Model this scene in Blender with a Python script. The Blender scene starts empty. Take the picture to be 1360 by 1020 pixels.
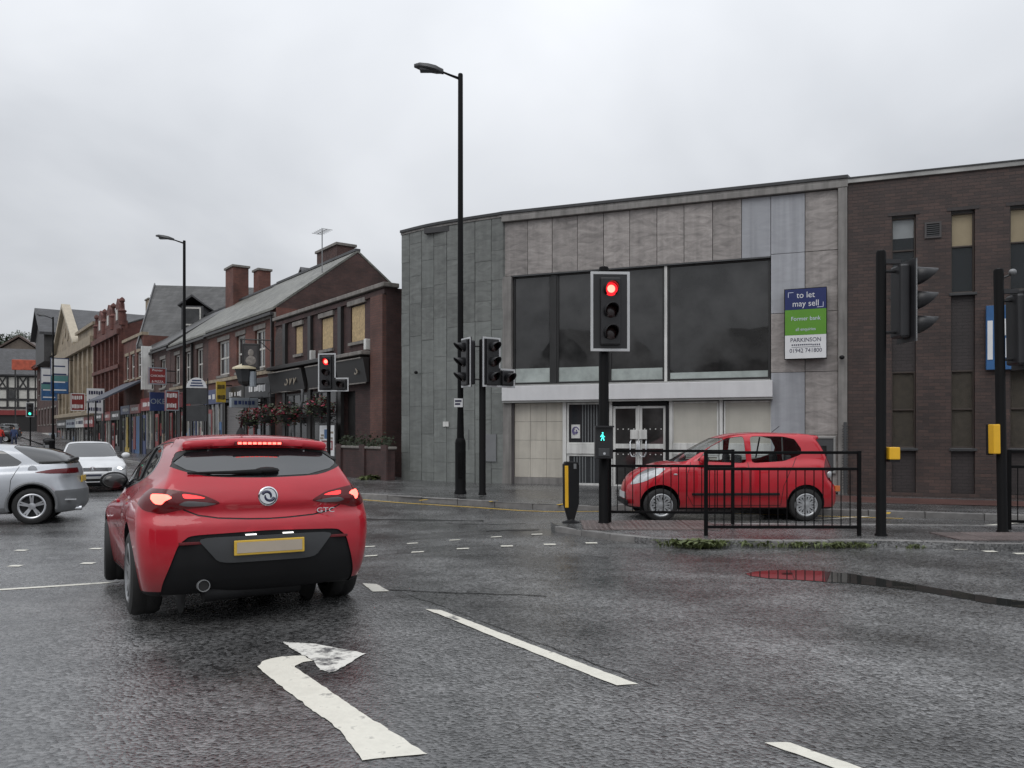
import bpy, bmesh, math, random
import numpy as np
from mathutils import Vector, Matrix
R = math.radians
random.seed(7)
sc = bpy.context.scene
COL = sc.collection

# ------------------------------------------------------------------ camera
cam_d = bpy.data.cameras.new("camera")
cam = bpy.data.objects.new("camera", cam_d)
COL.objects.link(cam)
cam.location = (0, 0, 1.5)
cam.rotation_euler = (R(90), 0, 0)
cam_d.sensor_width = 36.0
cam_d.lens = 28.09
cam_d.shift_y = 0.0478
cam_d.clip_start = 0.05
cam_d.clip_end = 3000
sc.camera = cam

# ------------------------------------------------------------------ sky, sun, exposure
SUN_EL, SUN_AZ = 52.0, 205.0          # azimuth clockwise from +Y
world = bpy.data.worlds.new("World")
sc.world = world
world.use_nodes = True
wn, wl = world.node_tree.nodes, world.node_tree.links
wn.clear()
w_out = wn.new("ShaderNodeOutputWorld")
bg_sky = wn.new("ShaderNodeBackground")
sky = wn.new("ShaderNodeTexSky")
sky.sky_type = 'NISHITA'
sky.sun_disc = False
sky.sun_elevation = R(SUN_EL)
sky.sun_rotation = R(SUN_AZ)
sky.dust_density = 4.0
wl.new(sky.outputs[0], bg_sky.inputs[0])
bg_sky.inputs[1].default_value = 0.06
# overcast cloud layer: grey, a little brighter towards the zenith, soft uneven billows
tc = wn.new("ShaderNodeTexCoord")
sep = wn.new("ShaderNodeSeparateXYZ")
wl.new(tc.outputs["Generated"], sep.inputs[0])
addz = wn.new("ShaderNodeMath"); addz.operation = 'ADD'; addz.inputs[1].default_value = 0.25
wl.new(sep.outputs[2], addz.inputs[0])
absz = wn.new("ShaderNodeMath"); absz.operation = 'ABSOLUTE'
wl.new(addz.outputs[0], absz.inputs[0])
dvx = wn.new("ShaderNodeMath"); dvx.operation = 'DIVIDE'
dvy = wn.new("ShaderNodeMath"); dvy.operation = 'DIVIDE'
wl.new(sep.outputs[0], dvx.inputs[0]); wl.new(absz.outputs[0], dvx.inputs[1])
wl.new(sep.outputs[1], dvy.inputs[0]); wl.new(absz.outputs[0], dvy.inputs[1])
cmb = wn.new("ShaderNodeCombineXYZ")
wl.new(dvx.outputs[0], cmb.inputs[0]); wl.new(dvy.outputs[0], cmb.inputs[1])
nz = wn.new("ShaderNodeTexNoise"); nz.inputs["Scale"].default_value = 1.0
nz.inputs["Detail"].default_value = 5; nz.inputs["Roughness"].default_value = 0.48
nz.inputs["Distortion"].default_value = 0.4
wl.new(cmb.outputs[0], nz.inputs["Vector"])
cr = wn.new("ShaderNodeValToRGB")
cr.color_ramp.elements[0].position = 0.33; cr.color_ramp.elements[0].color = (0.42, 0.438, 0.467, 1)
cr.color_ramp.elements[1].position = 0.66; cr.color_ramp.elements[1].color = (0.60, 0.617, 0.645, 1)
wl.new(nz.outputs["Fac"], cr.inputs[0])
grd = wn.new("ShaderNodeMapRange")        # CIE overcast: brighter overhead
grd.inputs["From Min"].default_value = 0.0; grd.inputs["From Max"].default_value = 1.0
grd.inputs["To Min"].default_value = 1.0; grd.inputs["To Max"].default_value = 2.7
wl.new(sep.outputs[2], grd.inputs["Value"])
bg_cl = wn.new("ShaderNodeBackground")
wl.new(cr.outputs[0], bg_cl.inputs[0]); wl.new(grd.outputs[0], bg_cl.inputs[1])
mixw = wn.new("ShaderNodeMixShader"); mixw.inputs[0].default_value = 0.93
wl.new(bg_sky.outputs[0], mixw.inputs[1]); wl.new(bg_cl.outputs[0], mixw.inputs[2])
wl.new(mixw.outputs[0], w_out.inputs[0])

sun_d = bpy.data.lights.new("sun", 'SUN')
sun_d.energy = 0.8; sun_d.angle = R(40); sun_d.color = (1.0, 0.97, 0.93)
sun = bpy.data.objects.new("sun", sun_d)
COL.objects.link(sun)
sdir = Vector((math.sin(R(SUN_AZ))*math.cos(R(SUN_EL)), math.cos(R(SUN_AZ))*math.cos(R(SUN_EL)), math.sin(R(SUN_EL))))
sun.location = sdir*60
sun.rotation_euler = sdir.to_track_quat('Z', 'Y').to_euler()
vs = sc.view_settings
vs.view_transform = 'Standard'; vs.look = 'None'; vs.exposure = 0.0; vs.gamma = 1.0
vs.use_curve_mapping = False
sc.render.engine = 'CYCLES'
sc.cycles.use_denoising = True
sc.cycles.max_bounces = 6
sc.cycles.diffuse_bounces = 3
sc.cycles.glossy_bounces = 3
sc.cycles.transmission_bounces = 4
sc.cycles.transparent_max_bounces = 12
sc.cycles.sample_clamp_indirect = 6.0

# ------------------------------------------------------------------ terrain
def S(a, b, v):
    t = min(1.0, max(0.0, (v-a)/(b-a)))
    return t*t*(3-2*t)
def gz(x, y):
    s = -0.6*x + 0.35*(y-6.5)
    fade = 1 - S(14, 20, y)*S(-10, -5, x)
    bump = .04*math.exp(-((x+2.0)**2+(y-6.9)**2)/5)
    return bump-0.16*S(1.3, 3.6, s)*fade*(1-S(24, 40, y)) + 1.7*S(48, 115, y) - 0.10*S(5, 10, x)*S(14, 17, y)

# ------------------------------------------------------------------ helpers
class MB:
    def __init__(s): s.v = []; s.f = []; s.m = []
    def add(s, vs_, fs, m=0):
        o = len(s.v); s.v += [tuple(p) for p in vs_]
        for f in fs: s.f.append(tuple(i+o for i in f)); s.m.append(m)
        return s
    def box(s, x0, x1, y0, y1, z0, z1, m=0):
        return s.add([(x0,y0,z0),(x1,y0,z0),(x1,y1,z0),(x0,y1,z0),(x0,y0,z1),(x1,y0,z1),(x1,y1,z1),(x0,y1,z1)],
                     [(0,3,2,1),(4,5,6,7),(0,1,5,4),(1,2,6,5),(2,3,7,6),(3,0,4,7)], m)
    def _prism(s, P, mk, a, b, m):
        n = len(P)
        return s.add([mk(p, a) for p in P]+[mk(p, b) for p in P],
                     [tuple(range(n-1,-1,-1)), tuple(range(n, 2*n))]+[(i,(i+1)%n,(i+1)%n+n,i+n) for i in range(n)], m)
    def pxz(s, P, y0, y1, m=0): return s._prism(P, lambda p,t:(p[0],t,p[1]), y0, y1, m)
    def pyz(s, P, x0, x1, m=0): return s._prism(P, lambda p,t:(t,p[0],p[1]), x0, x1, m)
    def pxy(s, P, z0, z1, m=0): return s._prism(P, lambda p,t:(p[0],p[1],t), z0, z1, m)
    def tube(s, pts, r, n=8, m=0, caps=True):
        pts = [Vector(p) for p in pts]; k = len(pts)
        rr = r if isinstance(r, (list, tuple)) else [r]*k
        V = []; up = None
        for i in range(k):
            d = (pts[min(i+1,k-1)]-pts[max(i-1,0)]).normalized()
            if up is None:
                up = Vector((0,0,1)) if abs(d.z) < .9 else Vector((1,0,0))
            a = d.cross(up)
            if a.length < 1e-5: a = d.cross(Vector((0,1,0)))
            a.normalize(); b = a.cross(d).normalized(); up = b
            for j in range(n):
                t = 2*math.pi*j/n
                V.append(pts[i]+(a*math.cos(t)+b*math.sin(t))*rr[i])
        F = [(i*n+j, i*n+(j+1)%n, (i+1)*n+(j+1)%n, (i+1)*n+j) for i in range(k-1) for j in range(n)]
        if caps: F += [tuple(range(n-1,-1,-1)), tuple(range((k-1)*n, k*n))]
        return s.add(V, F, m)
    def lathe(s, prof, n=24, axis='z', c=(0,0,0), m=0, closed=False, caps=True):
        V = []
        for r, h in prof:
            for j in range(n):
                t = 2*math.pi*j/n; a, b = r*math.cos(t), r*math.sin(t)
                p = {'z':(a,b,h), 'y':(a,h,b), 'x':(h,a,b)}[axis]
                V.append((p[0]+c[0], p[1]+c[1], p[2]+c[2]))
        k = len(prof)
        F = [(i*n+j, i*n+(j+1)%n, ((i+1)%k)*n+(j+1)%n, ((i+1)%k)*n+j) for i in range(k if closed else k-1) for j in range(n)]
        if not closed and caps: F += [tuple(range(n-1,-1,-1)), tuple(range((k-1)*n, k*n))]
        return s.add(V, F, m)
    def sphere(s, c, r, n=10, m=0):
        rx, ry, rz = r if isinstance(r, (tuple, list)) else (r, r, r)
        k = n//2+1; V = []; F = []
        for i in range(1, k):
            p = math.pi*i/k
            for j in range(n):
                t = 2*math.pi*j/n
                V.append((c[0]+rx*math.sin(p)*math.cos(t), c[1]+ry*math.sin(p)*math.sin(t), c[2]+rz*math.cos(p)))
        top = len(V); V += [(c[0],c[1],c[2]+rz), (c[0],c[1],c[2]-rz)]
        for i in range(k-2):
            for j in range(n): F.append((i*n+j, (i+1)*n+j, (i+1)*n+(j+1)%n, i*n+(j+1)%n))
        for j in range(n):
            F.append((top, j, (j+1)%n)); F.append((top+1, (k-2)*n+(j+1)%n, (k-2)*n+j))
        return s.add(V, F, m)
    def mesh(s, name, smooth=0, recalc=True):
        me = bpy.data.meshes.new(name)
        me.from_pydata(s.v, [], s.f); me.polygons.foreach_set("material_index", s.m)
        if recalc:
            bm = bmesh.new(); bm.from_mesh(me); bmesh.ops.recalc_face_normals(bm, faces=bm.faces); bm.to_mesh(me); bm.free()
        if smooth: me.shade_smooth(); me.set_sharp_from_angle(angle=R(smooth))
        me.update(); return me
    def build(s, name, mats, parent=None, smooth=0, bevel=0, recalc=True):
        me = s.mesh(name, smooth, recalc)
        for mm in (mats if isinstance(mats, (list, tuple)) else [mats]): me.materials.append(mm)
        return link(name, me, parent, bevel)
def link(name, me, parent=None, bevel=0, loc=None, rot=None):
    o = bpy.data.objects.new(name, me); COL.objects.link(o)
    if parent is not None: o.parent = parent
    if loc: o.location = loc
    if rot: o.rotation_euler = rot
    if bevel:
        b = o.modifiers.new("bevel", 'BEVEL'); b.width = bevel; b.segments = 2; b.limit_method = 'ANGLE'
        b.harden_normals = False
    return o
def tag(o, label=None, cat=None, group=None, kind=None):
    if label: o["label"] = label
    if cat: o["category"] = cat
    if group: o["group"] = group
    if kind: o["kind"] = kind
    return o
def thing(name, label, cat, loc=(0,0,0), rz=0, group=None):
    o = bpy.data.objects.new(name, None); COL.objects.link(o)
    o.empty_display_size = .3
    o.location = loc; o.rotation_euler = (0, 0, R(rz))
    return tag(o, label, cat, group)
def bx(name, parent, mat, x0, x1, y0, y1, z0, z1, bevel=0):
    return MB().box(x0,x1,y0,y1,z0,z1).build(name, mat, parent, bevel=bevel)
def copy_tree(o, parent=None):
    c = o.copy(); COL.objects.link(c); c.parent = parent
    for ch in o.children: copy_tree(ch, c)
    return c
def text(name, body, size, mat, parent, loc, rot=(R(90),0,0), ext=.002, sx=1.0, align='CENTER', space=1.0):
    cu = bpy.data.curves.new(name, 'FONT'); cu.body = body; cu.size = size; cu.extrude = ext
    cu.align_x = align; cu.align_y = 'CENTER'; cu.space_character = space; cu.resolution_u = 3
    t = bpy.data.objects.new(name, cu)
    COL.objects.link(t)
    dg = bpy.context.evaluated_depsgraph_get()
    me = bpy.data.meshes.new_from_object(t.evaluated_get(dg))
    bpy.data.objects.remove(t); bpy.data.curves.remove(cu)
    me.materials.clear(); me.materials.append(mat)
    o = link(name, me, parent, 0, loc, rot); o.scale = (sx, 1, 1)
    return o

# ------------------------------------------------------------------ materials
MATS = {}
def newmat(name):
    m = bpy.data.materials.new(name); m.use_nodes = True
    n, l = m.node_tree.nodes, m.node_tree.links
    return m, n, l, n["Principled BSDF"]
def cl(c): return tuple(max(0, min(1, x)) for x in c[:3])+(1,)
def pm(name, col, rough=.6, metal=0, var=.15, scale=2.5, bump=0, bscale=60, streak=0, coat=0, spec=.5, emit=0, ecol=None, rnd=0, croad=None):
    if name in MATS: return MATS[name]
    m, n, l, p = newmat(name); MATS[name] = m
    p.inputs["Metallic"].default_value = metal
    p.inputs["Specular IOR Level"].default_value = spec
    p.inputs["Coat Weight"].default_value = coat; p.inputs["Coat Roughness"].default_value = .06
    if emit:
        p.inputs["Emission Color"].default_value = cl(ecol or col); p.inputs["Emission Strength"].default_value = emit
    t = n.new("ShaderNodeTexCoord")
    a = n.new("ShaderNodeTexNoise"); a.inputs["Scale"].default_value = scale; a.inputs["Detail"].default_value = 6
    a.inputs["Roughness"].default_value = .6
    l.new(t.outputs["Object"], a.inputs["Vector"])
    mr = n.new("ShaderNodeMapRange"); mr.inputs[1].default_value = .3; mr.inputs[2].default_value = .7
    mr.inputs[3].default_value = 1-var; mr.inputs[4].default_value = 1+var
    l.new(a.outputs["Fac"], mr.inputs[0])
    fac = mr.outputs[0]
    def mul(f0, f1):
        q = n.new("ShaderNodeMath"); q.operation = 'MULTIPLY'; l.new(f0, q.inputs[0]); l.new(f1, q.inputs[1]); return q.outputs[0]
    if streak:
        mp = n.new("ShaderNodeMapping"); mp.inputs["Scale"].default_value = (5, 5, .35)
        l.new(t.outputs["Object"], mp.inputs[0])
        b = n.new("ShaderNodeTexNoise"); b.inputs["Scale"].default_value = 1.6; b.inputs["Detail"].default_value = 7
        l.new(mp.outputs[0], b.inputs["Vector"])
        r2 = n.new("ShaderNodeMapRange"); r2.inputs[1].default_value = .42; r2.inputs[2].default_value = .66
        r2.inputs[3].default_value = 1; r2.inputs[4].default_value = 1-streak
        l.new(b.outputs["Fac"], r2.inputs[0]); fac = mul(fac, r2.outputs[0])
    if rnd:
        oi = n.new("ShaderNodeObjectInfo"); r3 = n.new("ShaderNodeMapRange")
        r3.inputs[3].default_value = 1-rnd; r3.inputs[4].default_value = 1+rnd
        l.new(oi.outputs["Random"], r3.inputs[0]); fac = mul(fac, r3.outputs[0])
    vm = n.new("ShaderNodeVectorMath"); vm.operation = 'SCALE'; vm.inputs[0].default_value = col[:3]
    l.new(fac, vm.inputs["Scale"]); l.new(vm.outputs[0], p.inputs["Base Color"])
    rr = n.new("ShaderNodeMapRange"); rr.inputs[3].default_value = max(.02, rough*(1-.25*min(1,var*3))); rr.inputs[4].default_value = min(1, rough*(1+.25*min(1,var*3)))
    l.new(a.outputs["Fac"], rr.inputs[0]); l.new(rr.outputs[0], p.inputs["Roughness"])
    if bump:
        c = n.new("ShaderNodeTexNoise"); c.inputs["Scale"].default_value = bscale; c.inputs["Detail"].default_value = 4
        l.new(t.outputs["Object"], c.inputs["Vector"])
        bp = n.new("ShaderNodeBump"); bp.inputs["Strength"].default_value = bump; bp.inputs["Distance"].default_value = .01
        l.new(c.outputs["Fac"], bp.inputs["Height"]); l.new(bp.outputs[0], p.inputs["Normal"])
    return m
def brick(name, c1, c2, mortar, bw=.225, bh=.075, rough=.75, mort=.01, dirt=.5, bump=.5, offs=.5):
    if name in MATS: return MATS[name]
    m, n, l, p = newmat(name); MATS[name] = m
    t = n.new("ShaderNodeTexCoord"); s_ = n.new("ShaderNodeSeparateXYZ"); l.new(t.outputs["Object"], s_.inputs[0])
    ad = n.new("ShaderNodeMath"); l.new(s_.outputs[0], ad.inputs[0]); l.new(s_.outputs[1], ad.inputs[1])
    c = n.new("ShaderNodeCombineXYZ"); l.new(ad.outputs[0], c.inputs[0]); l.new(s_.outputs[2], c.inputs[1])
    b = n.new("ShaderNodeTexBrick"); b.inputs["Scale"].default_value = 1; b.offset = offs
    b.inputs["Brick Width"].default_value = bw; b.inputs["Row Height"].default_value = bh
    b.inputs["Mortar Size"].default_value = mort*.5; b.inputs["Mortar Smooth"].default_value = .1; b.inputs["Bias"].default_value = -.1
    b.inputs["Color1"].default_value = cl(c1); b.inputs["Color2"].default_value = cl(c2); b.inputs["Mortar"].default_value = cl(mortar)
    l.new(c.outputs[0], b.inputs["Vector"])
    a = n.new("ShaderNodeTexNoise"); a.inputs["Scale"].default_value = .9; a.inputs["Detail"].default_value = 9; a.inputs["Roughness"].default_value = .65
    l.new(t.outputs["Object"], a.inputs["Vector"])
    mr = n.new("ShaderNodeMapRange"); mr.inputs[1].default_value = .3; mr.inputs[2].default_value = .68
    mr.inputs[3].default_value = 1-dirt; mr.inputs[4].default_value = 1.2
    l.new(a.outputs["Fac"], mr.inputs[0])
    vm = n.new("ShaderNodeVectorMath"); vm.operation = 'SCALE'
    l.new(b.outputs["Color"], vm.inputs[0]); l.new(mr.outputs[0], vm.inputs["Scale"]); l.new(vm.outputs[0], p.inputs["Base Color"])
    p.inputs["Roughness"].default_value = rough
    f = n.new("ShaderNodeTexNoise"); f.inputs["Scale"].default_value = 50; l.new(t.outputs["Object"], f.inputs["Vector"])
    mx = n.new("ShaderNodeMath"); mx.operation = 'MULTIPLY_ADD'; mx.inputs[1].default_value = -1.0
    l.new(b.outputs["Fac"], mx.inputs[0]); l.new(f.outputs["Fac"], mx.inputs[2])
    bp = n.new("ShaderNodeBump"); bp.inputs["Strength"].default_value = bump; bp.inputs["Distance"].default_value = .012
    l.new(mx.outputs[0], bp.inputs["Height"]); l.new(bp.outputs[0], p.inputs["Normal"])
    return m
def glassmat(name, tint=(.02,.022,.025), alpha=.0, rough=.03, ior=1.5, trans=(.62,.66,.66)):
    """window glass: mirror-like Fresnel sheen over a dark tint, partly see-through"""
    if name in MATS: return MATS[name]
    m, n, l, p = newmat(name); MATS[name] = m
    p.inputs["Base Color"].default_value = cl(tint); p.inputs["Roughness"].default_value = rough
    p.inputs["IOR"].default_value = ior
    if alpha:
        tr = n.new("ShaderNodeBsdfTransparent"); tr.inputs[0].default_value = cl(trans)
        mx = n.new("ShaderNodeMixShader"); lw = n.new("ShaderNodeLayerWeight"); fr = n.new("ShaderNodeMath"); fr.operation = 'POWER'; fr.inputs[1].default_value = 4.0; l.new(lw.outputs["Facing"], fr.inputs[0])
        mp = n.new("ShaderNodeMapRange"); mp.inputs[3].default_value = 1-alpha; mp.inputs[4].default_value = 1
        l.new(fr.outputs[0], mp.inputs[0]); l.new(mp.outputs[0], mx.inputs[0])
        l.new(tr.outputs[0], mx.inputs[1]); l.new(p.outputs[0], mx.inputs[2])
        l.new(mx.outputs[0], n["Material Output"].inputs[0])
    return m
def asphalt(name, base=.085, wet=1.0):
    if name in MATS: return MATS[name]
    m, n, l, p = newmat(name); MATS[name] = m
    t = n.new("ShaderNodeTexCoord")
    def noise(sc_, det=4, rg=.55, vec=None):
        a = n.new("ShaderNodeTexNoise"); a.inputs["Scale"].default_value = sc_; a.inputs["Detail"].default_value = det
        a.inputs["Roughness"].default_value = rg; l.new(vec or t.outputs["Object"], a.inputs["Vector"]); return a.outputs["Fac"]
    def rng(f, a, b, c, d):
        r = n.new("ShaderNodeMapRange"); r.inputs[1].default_value = a; r.inputs[2].default_value = b
        r.inputs[3].default_value = c; r.inputs[4].default_value = d; l.new(f, r.inputs[0]); return r.outputs[0]
    def mth(op, a, b):
        q = n.new("ShaderNodeMath"); q.operation = op
        for i, x in enumerate((a, b)):
            if isinstance(x, (int, float)): q.inputs[i].default_value = x
            else: l.new(x, q.inputs[i])
        return q.outputs[0]
    vo = n.new("ShaderNodeTexVoronoi"); vo.inputs["Scale"].default_value = 46; vo.feature = 'F1'
    l.new(t.outputs["Object"], vo.inputs["Vector"])
    sepc = n.new("ShaderNodeSeparateColor"); l.new(vo.outputs["Color"], sepc.inputs[0])
    mp = n.new("ShaderNodeMapping"); mp.inputs["Rotation"].default_value = (0,0,R(35)); mp.inputs["Scale"].default_value = (.28, 1.0, 1)
    l.new(t.outputs["Object"], mp.inputs[0])
    big = noise(.55, 5, .6, mp.outputs[0]); mid = noise(2.6, 5, .6)
    stone = rng(sepc.outputs[0], 0, 1, .3, 2.0)
    wv = n.new("ShaderNodeTexWave"); wv.inputs["Scale"].default_value = .17; wv.inputs["Distortion"].default_value = 2.2; wv.inputs["Detail"].default_value = 3; wv.inputs["Detail Scale"].default_value = .5
    mpw = n.new("ShaderNodeMapping"); mpw.inputs["Rotation"].default_value = (0,0,R(-36)); l.new(t.outputs["Object"], mpw.inputs[0]); l.new(mpw.outputs[0], wv.inputs["Vector"])
    trk = wv.outputs["Fac"]
    patch = mth('MULTIPLY', rng(big, .3, .7, .5, 1.4), rng(mid, .3, .7, .75, 1.25))
    f = mth('MULTIPLY', mth('MULTIPLY', mth('MULTIPLY', stone, patch), rng(trk, 0, 1, .8, 1.2)), base)
    cb = n.new("ShaderNodeCombineColor"); l.new(f, cb.inputs[0]); l.new(f, cb.inputs[1]); l.new(mth('MULTIPLY', f, 1.0), cb.inputs[2])
    l.new(cb.outputs[0], p.inputs["Base Color"])
    dry = rng(mth('ADD', big, mth('MULTIPLY', mid, .5)), .5, .95, .07, .27)
    l.new(mth('ADD', mth('MULTIPLY', sepc.outputs[1], .14), dry), p.inputs["Roughness"])
    p.inputs["IOR"].default_value = 1.55
    p.inputs["Specular IOR Level"].default_value = 1.0
    hgt = mth('ADD', mth('MULTIPLY', vo.outputs["Distance"], -.8), mth('MULTIPLY', noise(130, 2), .35))
    bp = n.new("ShaderNodeBump"); bp.inputs["Distance"].default_value = .012
    l.new(mth('MULTIPLY', rng(big, .3, .65, .16, .7), rng(trk, 0, 1, .6, 1.2)), bp.inputs["Strength"])
    l.new(hgt, bp.inputs["Height"]); l.new(bp.outputs[0], p.inputs["Normal"])
    return m
def paint_road(name, col=(.72,.71,.66), wear=.35):
    if name in MATS: return MATS[name]
    m, n, l, p = newmat(name); MATS[name] = m
    t = n.new("ShaderNodeTexCoord")
    a = n.new("ShaderNodeTexNoise"); a.inputs["Scale"].default_value = 7; a.inputs["Detail"].default_value = 10; a.inputs["Roughness"].default_value = .7
    l.new(t.outputs["Object"], a.inputs["Vector"])
    cr_ = n.new("ShaderNodeValToRGB"); e = cr_.color_ramp.elements
    e[0].position = max(.02, wear-.09); e[0].color = (.085,.085,.088,1); e[1].position = wear+.05; e[1].color = cl(col)
    e2 = cr_.color_ramp.elements.new(.75); e2.color = cl([c*.82 for c in col])
    l.new(a.outputs["Fac"], cr_.inputs[0]); l.new(cr_.outputs[0], p.inputs["Base Color"])
    p.inputs["Roughness"].default_value = .45
    v = n.new("ShaderNodeTexVoronoi"); v.inputs["Scale"].default_value = 46; l.new(t.outputs["Object"], v.inputs["Vector"])
    bp = n.new("ShaderNodeBump"); bp.inputs["Strength"].default_value = .25; bp.inputs["Distance"].default_value = .006
    l.new(v.outputs["Distance"], bp.inputs["Height"]); l.new(bp.outputs[0], p.inputs["Normal"])
    return m
def slate(name, col, bw=.3, bh=.22):
    return brick(name, [c*.8 for c in col], [c*1.25 for c in col], [c*.35 for c in col], bw, bh, .45, .012, .4, .6)

black_paint = pm("black gloss paint", (.005,.005,.0055), .55, var=.3, spec=.1)
black_matt = pm("black plastic", (.009,.009,.01), .6, var=.2, spec=.25)
dark_grey = pm("dark grey metal", (.05,.052,.055), .5, var=.2)
grey_metal = pm("galvanised grey", (.20,.205,.21), .45, metal=.3, var=.2)
white_paint = pm("white paint", (.62,.62,.60), .45, var=.12, streak=.25)
reflect_white = pm("white reflective border", (.50,.51,.52), .4, var=.08)
yellow_plastic = pm("yellow plastic", (.75,.42,.02), .4, var=.1)
glass_dark = glassmat("dark window glass", (.022,.022,.024), 0, .03, 1.58)
for gm_ in (glass_dark,):
    n_, l_ = gm_.node_tree.nodes, gm_.node_tree.links; p_ = n_["Principled BSDF"]
    t_ = n_.new("ShaderNodeTexCoord"); a_ = n_.new("ShaderNodeTexNoise"); a_.inputs["Scale"].default_value = .9; a_.inputs["Detail"].default_value = 2
    l_.new(t_.outputs["Object"], a_.inputs["Vector"])
    b_ = n_.new("ShaderNodeBump"); b_.inputs["Strength"].default_value = .05; b_.inputs["Distance"].default_value = .05
    l_.new(a_.outputs["Fac"], b_.inputs["Height"]); l_.new(b_.outputs[0], p_.inputs["Normal"])
    d_ = n_.new("ShaderNodeTexNoise"); d_.inputs["Scale"].default_value = 1.6; d_.inputs["Detail"].default_value = 8; l_.new(t_.outputs["Object"], d_.inputs["Vector"])
    r_ = n_.new("ShaderNodeMapRange"); r_.inputs[1].default_value = .45; r_.inputs[2].default_value = .75; r_.inputs[3].default_value = .02; r_.inputs[4].default_value = .22
    l_.new(d_.outputs["Fac"], r_.inputs[0]); l_.new(r_.outputs[0], p_.inputs["Roughness"])
    c_ = n_.new("ShaderNodeMapRange"); c_.inputs[1].default_value = .35; c_.inputs[2].default_value = .75; c_.inputs[3].default_value = .016; c_.inputs[4].default_value = .055
    l_.new(d_.outputs["Fac"], c_.inputs[0]); l_.new(c_.outputs[0], p_.inputs["Base Color"])
glass_shop = glassmat("shop glass", (.03,.032,.035))
rubber = pm("tyre rubber", (.012,.012,.012), .7, var=.2, bump=.2, bscale=90)
chrome = pm("bright chrome", (.75,.76,.78), .12, metal=1, var=.03)
alloy = pm("silver alloy", (.5,.51,.53), .3, metal=.8, var=.08)
# ------------------------------------------------------------------ ground
tarmac = asphalt("wet asphalt")
def axis(lo, hi, n0, n1, step):
    return sorted(set([lo, lo*.5, lo*.25]+[round(n0+i*step, 3) for i in range(int((n1-n0)/step)+1)]+[hi*.25, hi*.5, hi]))
gx = axis(-900, 900, -50, 30, .8); gy = axis(-900, 1500, -30, 130, .8)
mb = MB()
for y in gy:
    for x in gx: mb.v.append((x, y, gz(x, y)))
nx = len(gx)
for j in range(len(gy)-1):
    for i in range(nx-1): mb.f.append((j*nx+i, j*nx+i+1, (j+1)*nx+i+1, (j+1)*nx+i)); mb.m.append(0)
road = tag(mb.build("road", tarmac, recalc=False, smooth=180), kind="structure")

def drape(name, poly, mat, parent, lift=.004, step=.4, faces=None, rag=0):
    """flat painted patch: polygon cut into small triangles and laid on the ground"""
    bm = bmesh.new(); vsb = [bm.verts.new((x, y, 0)) for x, y in poly]; fl = [bm.faces.new([vsb[i] for i in q]) for q in faces] if faces else [bm.faces.new(vsb)]
    bmesh.ops.triangulate(bm, faces=fl, ngon_method='EAR_CLIP')
    for ax in (0, 1):
        lo = min(p[ax] for p in poly); hi = max(p[ax] for p in poly); c = lo+step
        while c < hi:
            no = [0,0,0]; no[ax] = 1; co = [0,0,0]; co[ax] = c
            bmesh.ops.bisect_plane(bm, geom=bm.verts[:]+bm.edges[:]+bm.faces[:], plane_co=co, plane_no=no); c += step
    bmesh.ops.recalc_face_normals(bm, faces=bm.faces)
    for v in bm.verts:
        if v.is_boundary and rag: v.co.x += random.uniform(-rag, rag); v.co.y += random.uniform(-rag, rag)
        v.co.z = gz(v.co.x, v.co.y)+lift
    if bm.faces and sum(f.normal.z for f in bm.faces) < 0: bmesh.ops.reverse_faces(bm, faces=bm.faces[:])
    me = bpy.data.meshes.new(name); bm.to_mesh(me); bm.free(); me.materials.append(mat)
    return link(name, me, parent)
wp = paint_road("white road paint", (.70,.68,.60), .375)
wp_worn = paint_road("worn white road paint", wear=.49)
yp = paint_road("yellow road paint", (.62,.40,.06), .33)
# right-turn arrow
def gp(P): return [(( (340+x/5.667)-680)/1061*(1.5*1061/((850+y/5.667)-575.0)), 1.5*1061/((850+y/5.667)-575.0)) for x, y in P]
so = gp([(805,915),(640,700),(450,560),(230,400),(60,268),(18,225),(45,192),(120,168),(200,155),(290,148),(350,145)])
si = gp([(1285,865),(1000,690),(750,530),(500,365),(300,236),(292,230),(300,221),(325,206),(352,196),(385,188),(428,184)])
drape("arrow_stem_marking", so+si, wp, road, .005, .09, [(i, i+1, i+12, i+11) for i in range(10)], .006)
drape("arrow_head_marking", gp([(195,50),(440,62),(820,128),(725,190),(640,235),(600,262),(545,272),(490,255),(432,184),(397,161),(345,140)]), wp_worn, road, .006, .07, None, .008)
for P in ([(-.72,6.66),(-.59,6.63),(.75,4.75),(.62,4.72)], [(-1.46,7.78),(-1.31,7.74),(-1.13,7.39),(-1.28,7.36)], [(1.22,3.86),(1.34,3.86),(2.6,2.2),(2.46,2.17)],
          [(-2.2,8.95),(-2.08,8.92),(-1.8,8.5),(-1.92,8.48)]):
    drape("lane_dash", P, wp, road, .005, .1, None, .005)
def g(px, py, z=0):
    d = (1.5-z)*1061/(py-575.0); return ((px-680)/1061*d, d)
def strip(name, a, b, w, mat, lift=.005):
    a, b = Vector(a), Vector(b); t = (b-a).normalized(); nn = Vector((-t.y, t.x))*w/2
    return drape(name, [tuple(a-nn), tuple(b-nn), tuple(b+nn), tuple(a+nn)], mat, road, lift, .5)
for x0, x1, y0, y1, n in ((-2.05,.36,11.42,11.88,5), (-1.8,1.07,10.15,10.86,6), (-7.9,-5.0,11.1,11.6,4), (-7.0,-4.6,9.75,10.35,4), (5.75,6.3,10.28,9.9,3), (-4.4,-2.6,11.1,11.4,3), (-4.0,-2.4,9.8,10.1,3)):
    for i in range(n):
        t = i/(n-1); x, y = x0+(x1-x0)*t, y0+(y1-y0)*t
        drape("crossing_stud", [(x-.07,y-.05),(x+.09,y-.05),(x+.09,y+.06),(x-.07,y+.06)], wp, road, .006, 1)
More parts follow.
